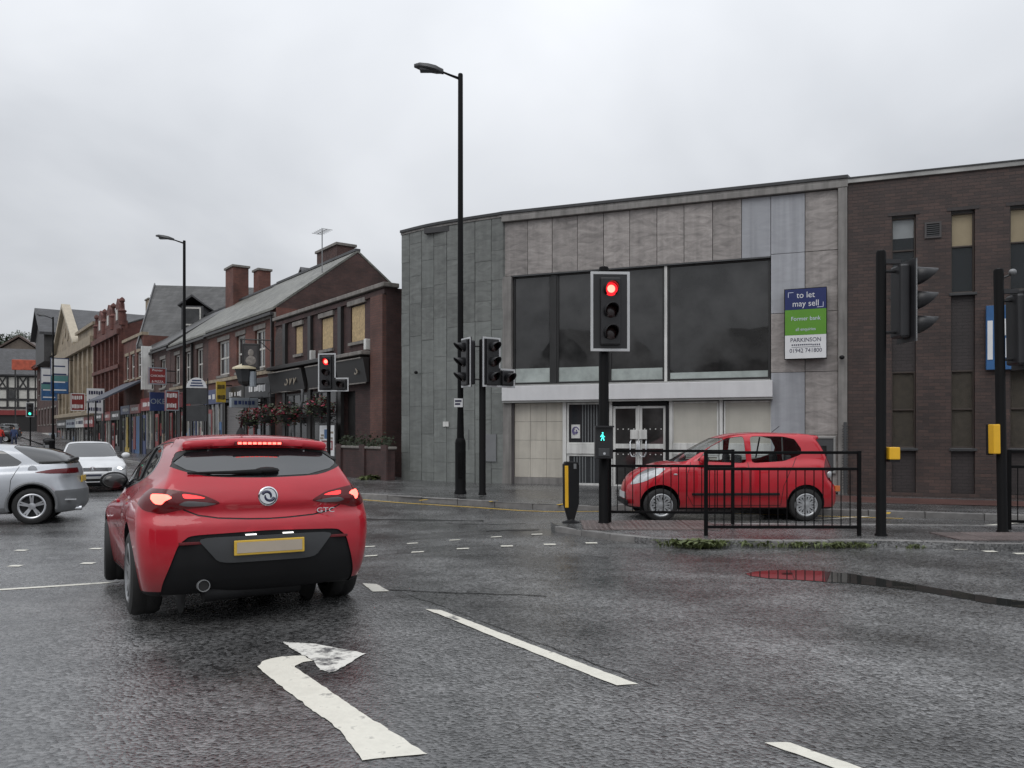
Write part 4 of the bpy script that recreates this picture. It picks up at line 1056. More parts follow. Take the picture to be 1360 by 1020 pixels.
# dark notice frame with arched white head beside the lamp post
nf = thing("arched_sign_frame", "dark framed sign with pale arched top beside the street lamp", "sign", (-14.05,35.6,.1), 18)
nf.scale = (.78,1,.96)
for x in (-.62,.56): bx("frame_post", nf, timber, x, x+.07, -.04, .04, 0, 4.0)
for z in (2.0,2.8): bx("sign_panel", nf, dark_grey, -.55, .55, -.03, .03, z, z+.72, .01)
MB().pxz([(.55*math.cos(k*math.pi/10), 3.55+.48*math.sin(k*math.pi/10)) for k in range(11)], -.04, .04).build("arched_head", bwhite, nf)
for k in range(3): bx("printed_line", nf, blued, -.35+.05*k, .35-.05*k, -.05, -.041, 3.62+k*.12, 3.68+k*.12)
# pub hanging sign and wall lantern
hs = thing("pub_hanging_sign", "framed pub picture sign hanging from an iron bracket", "sign", tuple(FP(10.3,.3))+(0,), SR+70)
hs.scale = (.85,.85,.93)
bx("picture_frame", hs, timber, -1.25, -.45, -.06, .06, 4.35, 5.45, .02)
bx("picture_panel", hs, pm("dark painted picture", (.05,.045,.045), .4, var=.5, scale=4), -1.15, -.55, -.075, -.062, 4.45, 5.35)
MB().sphere((-.85,-.08,5.05), (.13,.02,.16)).sphere((-.85,-.08,4.72), (.24,.02,.2)).build("painted_portrait", pm("grey painted figure", (.22,.20,.18), .5, var=.4, scale=8), hs)
MB().tube([(.1,0,5.62),(-1.35,0,5.62)], .03, 6).tube([(.1,0,5.1),(-.5,0,5.6)], .02, 6).tube([(-.5,0,5.62),(-.5,0,5.4)], .012, 5).tube([(-1.2,0,5.62),(-1.2,0,5.4)], .012, 5).build("iron_bracket", timber, hs)
MB().lathe([(.16,3.6),(.16,4.25)], 10, c=(-.75,0,0)).build("lantern_shade", pal, hs)
ln = thing("wall_lantern", "large cream topped glass lantern on a bracket by the pub", "lantern", tuple(FP(10.9,.3))+(0,), SR); ln.scale = (.85,.85,1)
MB().lathe([(.05,4.55),(.12,4.4),(.14,4.3),(.62,4.12),(.64,4.05)], 12, c=(0,-.9,0)).build("lantern_cap", pm("cream lantern cap", (.50,.44,.30), .4, var=.15), ln, smooth=30)
MB().lathe([(.52,4.05),(.36,3.55)], 8, c=(0,-.9,0)).build("lantern_glass", glass_shop, ln)
MB().lathe([(.38,3.55),(.30,3.45),(.05,3.38)], 8, c=(0,-.9,0)).tube([(0,.0,3.5),(0,-.9,3.45)], .03, 6).build("lantern_base", timber, ln)
# flower baskets
leafm = pm("basket leaves", (.045,.06,.028), .5, var=.5, scale=12)
petal = pm("crimson petals", (.26,.025,.05), .5, var=.5, scale=12)
def flowers(label, u, off, z, r, n, name="flower_basket"):
    p = FP(u, off); o = thing(name, label, "flowers", (p.x, p.y, 0), SR, "flower baskets along the pub front")
    MB().lathe([(.04,z-.28),(r*.55,z-.2),(r*.75,z)], 12).build("basket", timber, o)
    MB().tube([(0,0,z-.1),(0,.0,z+.9)], .01, 4).tube([(0,0,z+.9),(0,off-.05,z+.95)], .015, 5).build("hanger", timber, o)
    for nm, mt, k, sz in (("foliage",leafm,n,.07),("blossom",petal,int(n*.55),.055)):
        mb_ = MB()
        for i in range(k):
            d = Vector((random.gauss(0,1),random.gauss(0,1),random.gauss(0,.8))).normalized()*r*random.uniform(.5,1.1)
            q = Vector((d.x, d.y, z+d.z*.8+.05)); a = random.uniform(0,6.3); b = random.uniform(-.8,.8); s_ = sz*random.uniform(.6,1.2)
            e1 = Vector((math.cos(a),math.sin(a),b)).normalized()*s_; e2 = e1.cross(Vector((random.random()-.5,random.random()-.5,1))).normalized()*s_*.7
            mb_.add([q-e1,q-e2,q+e1,q+e2], [(0,1,2,3)])
        mb_.build(nm, mt, o, recalc=False)
flowers("crimson flower basket hanging nearest the pub drainpipe", 7.2, .75, 2.15, .55, 420)
flowers("crimson flower basket hanging under the dark pub name board", 9.2, .75, 2.15, .55, 420)
flowers("crimson flower basket between the pub and the first shop", 11.4, .75, 2.05, .5, 380)
flowers("crimson flower basket above the pub poster", 4.6, .6, 2.35, .5, 380)
po = thing("poster_board", "white printed poster in a dark frame on the pub wall", "poster", tuple(FP(4.55,.3))+(0,), SR)
bx("frame", po, timber, -.72, .72, -.03, .05, .62, 1.84, .01); bx("sheet", po, bwhite, -.62, .62, -.04, -.031, .72, 1.76)
bx("print_block", po, bluep, -.2, .2, -.046, -.041, 1.3, 1.62); bx("print_block", po, redv, -.45, .5, -.046, -.041, .92, 1.24)
for k in range(6): bx("print_line", po, bwhite, -.38+k*.14, -.30+k*.14, -.05, -.047, .98, 1.18)
for k in range(4): bx("print_line", po, letter_d, (-.55,-.5,.28,.35)[k], (-.28,-.25,.55,.5)[k], -.046, -.041, 1.28+.1*(k%3), 1.35+.1*(k%3))
# buildings across the junction (seen only as reflections in glass and paint)
O1 = thing("brick_corner_shop", "dark brick two storey building across the junction from the bank", "building", (-19,-22,0), 0)
bx("wall", O1, red2, 0, 15, -9, 0, -.2, 7.5)
MB().pyz([(-9.4,7.3),(-4.5,10.5),(.4,7.3)], 0, 15).build("roof", slate_d, O1)
for i in range(4):
    w = bx("window", O1, offw, 1.2+i*3.6, 2.6+i*3.6, .003, .08, 4.3, 6.2); bx("pane", w, glass_dark, 1.3+i*3.6, 2.5+i*3.6, .081, .09, 4.4, 6.1)
bx("fascia", O1, timber, 0, 15, .003, .3, 2.8, 3.6)
O2 = thing("brick_corner_house", "tall gabled brick house across the junction from the bank", "building", (-36,-20,0), 12)
bx("wall", O2, red1, 0, 11, -9, 0, -.2, 7)
MB().pxz([(-.3,6.9),(11.3,6.9),(5.5,11)], -9, .1).build("roof", slate_d, O2)
for i in range(3):
    w = bx("window", O2, offw, 1.2+i*3.6, 2.4+i*3.6, .003, .08, 4.0, 5.8); bx("pane", w, glass_dark, 1.3+i*3.6, 2.3+i*3.6, .081, .09, 4.1, 5.7)
# ------------------------------------------------------------------ street furniture
def street_lamp(label, x, y, H, arm, z0, r0=.125, r1=.07):
    o = thing("street_lamp", label, "street lamp", (x, y, z0), 0, "street lamps along the road")
    MB().lathe([(r0+.02,-.05),(r0+.015,.02),(r0,.05),(r0,1.15),(r0-.01,1.22),(r1+.02,1.27)], 16).build("pole_base", black_paint, o, smooth=40)
    MB().lathe([(r1+.015,1.25),(r1,2.0),(r1*.82,H-.02),(r1*.7,H)], 16).build("pole", black_paint, o, smooth=40)
    bx("access_door", o, black_paint, -.05, .05, -r0-.008, -r0+.02, .35, .95, .004)
    MB().tube([(0,0,H-.12),(-arm*.22,0,H-.03),(-arm*.42,0,H+.06)], [.035,.028,.024], 8).build("arm", black_paint, o, smooth=60)
    h = MB(); L = arm*.62; x0 = -arm*.36
    secs = [(0,.06,.045,0),(.12,.075,.06,.01),(.25,.13,.075,.02),(.5,.15,.075,.03),(.8,.13,.055,.035),(1,.03,.02,.02)]
    V = []
    for t, w, hh, dz in secs:
        cx_ = x0-L*t; cz = H+.05+t*L*.22
        V += [(cx_,-w,cz-.02),(cx_,-w*.7,cz+hh),(cx_,w*.7,cz+hh),(cx_,w,cz-.02),(cx_,w*.8,cz-.045),(cx_,-w*.8,cz-.045)]
    F = [(i*6+j, i*6+(j+1)%6, (i+1)*6+(j+1)%6, (i+1)*6+j) for i in range(5) for j in range(6)]+[(5,4,3,2,1,0),tuple(range(30,36))]
    hd = h.add(V, F).build("lamp_head", dark_grey, o, smooth=50)
    bx("lamp_lens", hd, glass_shop, x0-L*.8, x0-L*.3, -.09, .09, H+.05+L*.10-.06, H+.05+L*.10-.012)
    return o
street_lamp("tall black street lamp in front of the grey tiled bank corner", -1.20, 18.6, 9.75, 1.1, .11)
street_lamp("black street lamp in front of the brick terraced shops", -14.15, 34.5, 9.75, 1.25, gz(-14,34.5)+.1)
street_lamp("distant street lamp by the sandstone building", -33.2, 57.8, 9.7, 1.2, gz(-33,57)+.1)
o = thing("parking_notice", "small white parking notice on the tall lamp column", "sign", (-1.20, 18.6, 2.1))
bx("plate", o, bwhite, -.14, .06, -.10, -.085, 0, .2); bx("print_line", o, navy_txt, -.12, .03, -.104, -.101, .12, .16); bx("print_line", o, navy_txt, -.12, .0, -.104, -.101, .05, .09)
bx("clip", o, grey_metal, -.09, .0, -.085, -.05, .06, .14)

lens_off = pm("unlit dark lens", (.03,.012,.012), .25, var=.1, coat=.5)
lens_red = pm("lit red lens core", (1,.1,.05), .4, var=0, emit=5, ecol=(1,.14,.10))
lens_rim = pm("lit red lens rim", (.8,.02,.02), .4, var=0, emit=1.3, ecol=(1,.02,.03))
lens_grn = pm("lit green lens", (.1,.9,.6), .4, var=0, emit=3, ecol=(.05,.9,.55))
ped_cyan = pm("lit green walking man", (.1,.9,.8), .4, var=0, emit=2.2, ecol=(.06,.85,.72))
housing = pm("signal housing", (.016,.016,.018), .42, var=.2)
def visor(parent, x, z, L=.26, r=.115, drop=.0, name="visor"):
    mb_ = MB(); n = 17; V = []
    for i in range(n):
        a = math.radians(-50+280*i/(n-1))
        k = (math.sin(a)+.77)/1.77; l_ = max(.03, L*(.15+.85*max(0,k)**.8)); rr = r*(1-.10)
        V += [(x+r*math.cos(a), -.075, z+r*math.sin(a)), (x+rr*math.cos(a), -.075-l_, z+rr*math.sin(a)-drop)]
    F = [(2*i, 2*i+2, 2*i+3, 2*i+1) for i in range(n-1)]
    o = mb_.add(V, F).build(name, housing, parent, smooth=80, recalc=False)
    s_ = o.modifiers.new("thick", 'SOLIDIFY'); s_.thickness = .008
    return o
def signal_head(parent, loc, rz, lit=None, ext=0, W=.61, Hh=1.23, board=True, L=.24, vr=.115):
    """faces local -y; ext: +1 / -1 adds a filter-arrow box at lower right / left"""
    w, h = W/2, Hh/2
    if ext: P = [(-w,-h),(w+.42,-h),(w+.42,-h+.43),(w,-h+.43),(w,h),(-w,h)]
    else: P = [(-w,-h),(w,-h),(w,h),(-w,h)]
    if ext < 0: P = [(-a, b) for a, b in P][::-1]
    if board:
        hd = MB().pxz(P, -.012, .012).build("signal_head", housing, parent)
        n = len(P); cxp = sum(p[0] for p in P)/n
        t = .042; mb_ = MB()
        for i in range(n):                                    # reflective border strip along each edge
            a, b = Vector(P[i]), Vector(P[(i+1) % n]); d = (b-a).normalized(); nn = Vector((-d.y, d.x))
            if ext < 0 or True:
                c = (a+b)/2+nn*.02
                inside = sum(((P[j][1] > c.y) != (P[(j+1)%n][1] > c.y)) and (c.x < (P[(j+1)%n][0]-P[j][0])*(c.y-P[j][1])/(P[(j+1)%n][1]-P[j][1]+1e-9)+P[j][0]) for j in range(n)) % 2
                if not inside: nn = -nn
            k = .0006*(i % 2)
            Q_ = [a, b, b+nn*t, a+nn*t]
            mb_.pxz([tuple(q) for q in Q_], -.020-k, -.0125)
        mb_.build("reflective_border", reflect_white, hd, bevel=.006)
    else:
        hd = MB().box(-.15,.15,-.02,.1,-h*.9,h*.9).build("signal_head", housing, parent, bevel=.02)
    hd.location = loc; hd.rotation_euler = (0, 0, R(rz))
    MB().box(-.155,.155,-.075,-.0125,-.52,.52).build("lamp_housing", housing, hd, bevel=.02)
    MB().box(-.14,.14,.0125,.16,-.5,.5).build("rear_housing", housing, hd, bevel=.03)
    for i, z in enumerate((.335,0,-.335)):
        on = (lit == 'red' and i == 0) or (lit == 'green' and i == 2)
        m_ = (lens_rim if lit == 'red' else lens_grn) if on else lens_off
        ln_ = MB().lathe([(.105,-.078),(.10,-.092),(.06,-.104),(.001,-.108)], 20, 'y', (0,0,z)).build("lens", m_, hd, smooth=60)
        if on and lit == 'red': MB().lathe([(.060,-.1085),(.04,-.112),(.001,-.114)], 20, 'y', (0,0,z)).build("lit_core", lens_red, ln_, smooth=60)
        visor(hd, 0, z, L, vr)
    if ext:
        x = ext*(w+.21-.03); z = -h+.215
        MB().box(x-.16,x+.16,-.075,-.0125,z-.16,z+.16).build("arrow_housing", housing, hd, bevel=.02)
        MB().lathe([(.105,-.078),(.06,-.09),(.001,-.095)], 18, 'y', (x,0,z)).build("lens", lens_off, hd, smooth=60); visor(hd, x, z, L)
    return hd
def pole(o, H, r=.07, name="pole"):
    MB().lathe([(r+.02,-.02),(r+.015,.015),(r,.04),(r,H-.03),(r*.85,H),(.01,H+.015)], 16).build(name, black_paint, o, smooth=40)
ZI = ih
# main signal on the island
s1 = thing("traffic_signal", "traffic signal on the island showing red towards the bank front", "traffic light", (1.43,12.45,ZI), 0)
pole(s1, 4.0, .078)
signal_head(s1, (.085,-.10,3.29), 3, 'red')
bx("head_bracket", s1, black_matt, -.05, .05, -.11, .0, 2.9, 2.96); bx("head_bracket", s1, black_matt, -.05, .05, -.11, .0, 3.6, 3.66)
ps_ = bx("pedestrian_unit", s1, housing, -.155, .115, -.24, -.07, 1.02, 1.52, .015); bx("unit_hood", ps_, housing, -.16, .12, -.33, -.235, 1.50, 1.525)
mb = MB()
mb.lathe([(.018,-.250),(.018,-.244)], 10, 'y', (-.045,0,1.435))
mb.pxz([(-.065,1.405),(-.035,1.412),(-.03,1.33),(-.06,1.33)], -.250, -.244)
for q in ([(-.058,1.34),(-.04,1.34),(-.075,1.245),(-.095,1.25)], [(-.05,1.34),(-.032,1.34),(.0,1.25),(-.022,1.245)], [(-.06,1.40),(-.05,1.385),(-.095,1.33),(-.105,1.345)], [(-.04,1.40),(-.03,1.385),(.012,1.335),(.003,1.325)]):
    mb.pxz(q, -.2495, -.2445)
mb.v = [(-.045+(x_+.045)*.62, y_, 1.36+(z_-1.345)*.62) for x_, y_, z_ in mb.v]
mb.build("green_man", ped_cyan, ps_)
bx("push_panel", ps_, dark_grey, -.11, .06, -.252, -.241, 1.06, 1.18, .005); MB().lathe([(.02,-.262),(.02,-.25)], 10, 'y', (-.02,0,1.1)).build("push_button", chrome, ps_)
# right-hand island signals seen from the side
def side_signal(label, x, y, H, hz, ybox, small, tilt=0, hx=.36, vr=.155):
    o = thing("traffic_signal", label, "traffic light", (x, y, ZI), 0); o.rotation_euler = (0, R(tilt), 0)
    pole(o, H, .066)
    hd = signal_head(o, (hx,.02,hz), 93, None, 0, .46, 1.12, True, .36, vr)
    MB().tube([(0,0,hz+.42),(hx-.12,0.02,hz+.42)], .022, 6).tube([(0,0,hz-.42),(hx-.12,0.02,hz-.42)], .022, 6).build("head_bracket", housing, o)
    bx("top_bracket", o, housing, .0, .26, -.04, .04, hz+.52, hz+.58)
    if small:
        b = bx("push_button_unit", o, yellow_plastic, .075, .225, -.09, .06, ybox-.08, ybox+.09, .012); bx("unit_base", b, black_matt, .08, .22, -.085, .055, ybox-.11, ybox-.081)
    else:
        b = bx("push_button_unit", o, yellow_plastic, -.165, -.067, -.10, .04, ybox-.20, ybox+.22, .012); bx("unit_back", b, black_matt, -.165, -.09, .041, .09, ybox-.22, ybox+.22)
    return o
side_signal("traffic signal turned side on by the island rail's end post", 5.08, 11.0, 3.92, 3.22, 1.13, True)
o = side_signal("traffic signal in front of the blue board on the brick office", 7.0, 11.4, 3.75, 2.88, 1.32, False, -.9, .34)
MB().sphere((.17,-.05,3.70), (.055,.045,.045)).build("detector_camera", grey_metal, o, smooth=60); MB().tube([(0,0,3.6),(.18,-.04,3.68)], .015, 5).build("camera_bracket", housing, o)
# twin-head signal in front of the bank corner
s4 = thing("traffic_signal", "twin headed traffic signal in front of the curved grey tile wall", "traffic light", (-.67,18.1,.115), 0)
pole(s4, 3.5, .075)
signal_head(s4, (-.36,.0,2.98), -62, None, 0, .5, 1.12)
signal_head(s4, (.20,-.08,2.98), 38, None, 1, .5, 1.12)
for z in (2.6,3.35): MB().tube([(-.3,0,z),(.15,0,z)], .025, 6).build("head_bracket", housing, s4)
# signal in front of the pub
s5 = thing("traffic_signal", "traffic signal with filter box showing red in front of the pub", "traffic light", (-5.78,25.2,.1), -8)
pole(s5, 3.9, .06)
signal_head(s5, (-.02,-.09,3.30), 0, 'red', 1, .58, 1.2)
s6 = thing("traffic_signal", "distant traffic signal showing green at the end of the street", "traffic light", (-41.6,69,gz(-41,69)), 24)
pole(s6, 3.6, .06); signal_head(s6, (0,-.1,3.1), 0, 'green')

# guard rails
def guard_rail(label, x0, y0, x1, y1, h=1.16, rz2=.93, rz0=.13, n=None):
    d = Vector((x1-x0, y1-y0)); L = d.length
    o = thing("guard_rail", label, "railing", (x0, y0, ZI), math.degrees(math.atan2(d.y, d.x)), "pedestrian guard rails on the island")
    for x in (0, L): bx("post", o, black_paint, x-.025, x+.025, -.02, .02, 0, h, .004)
    for z in (h-.025, rz2, rz0): bx("rail", o, black_paint, .027, L-.027, -.018, .018, z-.02, z+.02, .004)
    n = n or int(L/.118)
    me = MB().tube([(0,0,rz0+.021),(0,0,rz2-.021)], .0075, 6).mesh("bar"); me.materials.append(black_paint)
    for i in range(1, n): link("bar", me, o, 0, (L*i/n, 0, 0))
    return o
guard_rail("black pedestrian rail panel on the island above the weeds", 2.67, 11.0, 4.77, 10.98, 1.17, .92, .12)
guard_rail("black pedestrian rail panel starting at the island signal pole", 1.53, 12.5, 3.42, 12.38, 1.16, .90, .18)
guard_rail("black pedestrian rail running right from the blue board signal", 7.28, 11.7, 9.4, 11.5, 1.17, .92, .12)
# bollard
bo = thing("traffic_bollard", "black island bollard with a yellow reflective strip", "bollard", (.93,12.62,ZI), 14)
MB().lathe([(.14,0),(.14,.012),(.07,.03),(.05,.06)], 16).build("foot_plate", black_matt, bo, smooth=40)
MB().pxz([(-.045,.03),(.045,.03),(.125,.30),(.13,.90),(.09,.96),(-.10,.965),(-.13,.92),(-.125,.30)], -.045, .045).build("bollard_body", black_matt, bo, bevel=.015)
MB().pxz([(-.112,.24),(-.055,.24),(-.060,.90),(-.118,.90)], -.058, -.0455).build("reflective_strip", yellow_plastic, bo, bevel=.006)
bx("bollard_badge", bo, grey_metal, .03, .075, -.052, -.0455, .85, .93)
# weeds growing along the kerb
weed = pm("weed leaves", (.085,.105,.035), .55, var=.65, scale=9)
mb = MB()
def tuft(x, y, n, hh, spread):
    for i in range(n):
        px, py = x+random.gauss(0,spread), y+random.gauss(0,spread*.35); a = random.uniform(0,6.3); L = hh*random.uniform(.4,1.2); lean = random.uniform(.3,1.4)
        d = Vector((math.cos(a),math.sin(a))); w = L*random.uniform(.10,.24); nn = Vector((-d.y,d.x))*w
        b = Vector((px,py,0.0)); m_ = b+Vector((d.x*L*lean*.4,d.y*L*lean*.4,L*.6)); e = b+Vector((d.x*L*lean,d.y*L*lean,L*(.9-.35*lean)))
        N3 = Vector((nn.x,nn.y,0)); mb.add([b, m_-N3, e, m_+N3], [(0,1,2,3)])
for i in range(26): tuft(random.uniform(2.1,2.7), random.uniform(10.34,10.5), 15, .15, .09)
for i in range(30): tuft(random.uniform(3.0,4.6), random.uniform(10.34,10.47), 9, .11, .11)
for i in range(7): tuft(random.uniform(5.05,5.35), random.uniform(10.25,10.5), 9, .08, .06)
for i in range(4): tuft(3.75+random.gauss(0,.05), 11.9, 14, .15, .03)
for i in range(5): tuft(-4.2+random.gauss(0,.2), 23.6+random.gauss(0,.1), 12, .35, .06)
w_o = mb.build("weeds", weed, None, recalc=False); w_o.location.z = .0
tag(w_o, "straggly green weeds growing along the island kerb", "weeds", kind="stuff")
for i, (x, y) in enumerate(((-27.2,47.0),(-30.5,52.5))):
    lb_ = thing("litter_bin", ("black litter bin on the pavement behind the white saloon", "dark litter bin farther up the shop pavement")[i], "bin", (x, y, gz(x,y)+.1))
    MB().lathe([(.24,0),(.26,.05),(.26,.8),(.29,.84),(.29,.95),(.2,1.02),(.05,1.06)], 16).build("bin_body", black_matt, lb_, smooth=40)
    bx("bin_opening", lb_, darkint, -.14, .14, -.295, -.26, .86, .93); bx("bin_band", lb_, grey_metal, -.12, .12, -.268, -.25, .5, .7)
# ------------------------------------------------------------------ cars
def spl(tab):
    xs = np.array([t[0] for t in tab], float); ys = np.array([t[1] for t in tab], float)
    h = np.diff(xs); dl = np.diff(ys)/h; m = np.zeros(len(xs))
    m[0], m[-1] = dl[0], dl[-1]
    for i in range(1, len(xs)-1):
        if dl[i-1]*dl[i] > 0:
            w1, w2 = 2*h[i]+h[i-1], h[i]+2*h[i-1]; m[i] = (w1+w2)/(w1/dl[i-1]+w2/dl[i])
    def f(x):
        x = np.asarray(x, float); i = np.clip(np.searchsorted(xs, x)-1, 0, len(xs)-2)
        t = (x-xs[i])/h[i]; tc_ = np.clip(t, 0, 1)
        r = ys[i]*(1+2*tc_)*(1-tc_)**2+h[i]*m[i]*tc_*(1-tc_)**2+ys[i+1]*tc_**2*(3-2*tc_)+h[i]*m[i+1]*tc_**2*(tc_-1)
        return r+np.where(t < 0, t*h[i]*m[0], 0)+np.where(t > 1, (t-1)*h[i]*m[-1], 0)
    return f
def smax(a, b, k):
    h = np.maximum(k-np.abs(a-b), 0)/k; return np.maximum(a, b)+h*h*k*.25
def smin(a, b, k): return -smax(-a, -b, k)
def car_field(sp):
    T = {k: spl(v) for k, v in sp['tab'].items()}
    P = sp['par']
    def F(x, y, z):
        ay = np.sqrt(y*y+1e-8); q = (ay/P['hw'])
        w = T['plan'](x)*T['sect'](z)
        low = smax(ay-w, z-T['deck'](x)+P.get('deck_crown',.04)*q*q, P.get('kd',.10))
        low = smax(low, T['rear'](z)+P['rear_c']*q**P.get('rear_p',2.4)-x, P.get('kr',.10))
        low = smax(low, x-T['front'](z)+P['front_c']*q**2.4, P.get('kf',.10))
        low = smax(low, P['bottom']-z, .06)
        wg = T['gplan'](x)-P['tumble']*np.maximum(z-P['belt'],-.05)-P.get('tumble2',.25)*np.maximum(z-P['belt']-.15,0)**2
        gr = smax(ay-wg, z-T['roof'](x)+P['roof_c']*q*q, P.get('kg',.12))
        gr = smax(gr, T['hatch'](z)+P['hatch_c']*q*q-x, P.get('kh',.06))
        gr = smax(gr, x-T['screen'](z)+P['screen_c']*q*q, P.get('ks',.06))
        gr = smax(gr, P['belt']-.13-z, .05)
        f = smin(low, gr, P.get('kj',.05))
        if 'spoil' in P:
            x0, x1, zb, hwid, th0 = P['spoil']
            s_ = smax(ay-hwid-.0*x, z-T['roof'](x)+P['roof_c']*q*q, .04)
            s_ = smax(s_, x0+.10*q*q-x, .025); s_ = smax(s_, x-x1, .03); s_ = smax(s_, T['roof'](x)-P['roof_c']*q*q-th0-z, .025)
            f = smin(f, s_, .03)
        if 'extra' in sp: f = sp['extra'](f, x, ay, z)
        return f
    return F
def surfnet(F, lo, hi, h):
    ax = [np.arange(lo[i], hi[i]+h, h) for i in range(3)]
    ny = int(math.ceil(hi[1]/h)); ax[1] = (np.arange(-ny, ny+1)+.5)*h
    X, Y, Z = np.meshgrid(*ax, indexing='ij'); V = F(X, Y, Z); Sg = V < 0
    n = np.array(V.shape)-1
    cnt = np.zeros(n, np.int32); pos = np.zeros(tuple(n)+(3,)); ne = np.zeros(n)
    cs = [(i,j,k) for i in (0,1) for j in (0,1) for k in (0,1)]
    def sl(A, c): return A[c[0]:c[0]+n[0], c[1]:c[1]+n[1], c[2]:c[2]+n[2]]
    for a in cs:
        for d in range(3):
            if a[d] == 0:
                b = list(a); b[d] = 1
                va, vb = sl(V, a), sl(V, b); m = sl(Sg, a) != sl(Sg, b)
                t = np.where(m, va/np.where(m, va-vb, 1), 0)
                for e in range(3): pos[..., e] += np.where(m, a[e]+(t if e == d else 0), 0)
                ne += m
    act = ne > 0; idx = np.full(n, -1, np.int64); idx[act] = np.arange(act.sum())
    ijk = np.argwhere(act); p = pos[act]/ne[act][:, None]+ijk
    pts = np.stack([ax[e][0]+p[:, e]*h for e in range(3)], 1)
    faces = []
    for d in range(3):
        o1, o2 = (d+1) % 3, (d+2) % 3
        s0 = [slice(None)]*3; s1 = [slice(None)]*3; s0[d] = slice(0, -1); s1[d] = slice(1, None)
        A, B = Sg[tuple(s0)], Sg[tuple(s1)]
        e = np.argwhere(A != B)
        e = e[(e[:, o1] > 0) & (e[:, o2] > 0) & (e[:, o1] < n[o1]) & (e[:, o2] < n[o2])]
        fl = A[e[:, 0], e[:, 1], e[:, 2]]
        q = []
        for a_, b_ in ((1,1),(0,1),(0,0),(1,0)):
            c = e.copy(); c[:, o1] -= a_; c[:, o2] -= b_; q.append(idx[c[:, 0], c[:, 1], c[:, 2]])
        q = np.stack(q, 1); q[~fl] = q[~fl][:, ::-1]
        faces.append(q)
    faces = np.concatenate(faces)
    eps = h*.08
    for it in range(5):
        x, y, z = pts.T; f = F(x, y, z)
        gr = np.stack([(F(x+eps,y,z)-F(x-eps,y,z)), (F(x,y+eps,z)-F(x,y-eps,z)), (F(x,y,z+eps)-F(x,y,z-eps))], 1)/(2*eps)
        st = (f/np.maximum((gr**2).sum(1), .05))[:, None]*gr
        pts = pts-np.clip(st, -h*.5, h*.5)
    return pts, faces
def inpoly(u, v, P):
    c = False; j = len(P)-1
    for i in range(len(P)):
        if (P[i][1] > v) != (P[j][1] > v) and u < (P[j][0]-P[i][0])*(v-P[i][1])/(P[j][1]-P[i][1])+P[i][0]: c = not c
        j = i
    return c
def rounded(P, n=4, r=.3):
    """round the corners of a polygon"""
    out = []
    for i in range(len(P)):
        a, b, c = Vector(P[i-1]), Vector(P[i]), Vector(P[(i+1) % len(P)])
        p, q = b+(a-b)*r, b+(c-b)*r
        for k in range(n+1):
            t = k/n; out.append(tuple((1-t)**2*p+2*t*(1-t)*b+t*t*q))
    return out
VIEWS = {'side': (Vector((1,0,0)), Vector((0,0,1)), Vector((0,1,0))), 'end': (Vector((0,1,0)), Vector((0,0,1)), Vector((1,0,0))), 'top': (Vector((1,0,0)), Vector((0,1,0)), Vector((0,0,1)))}
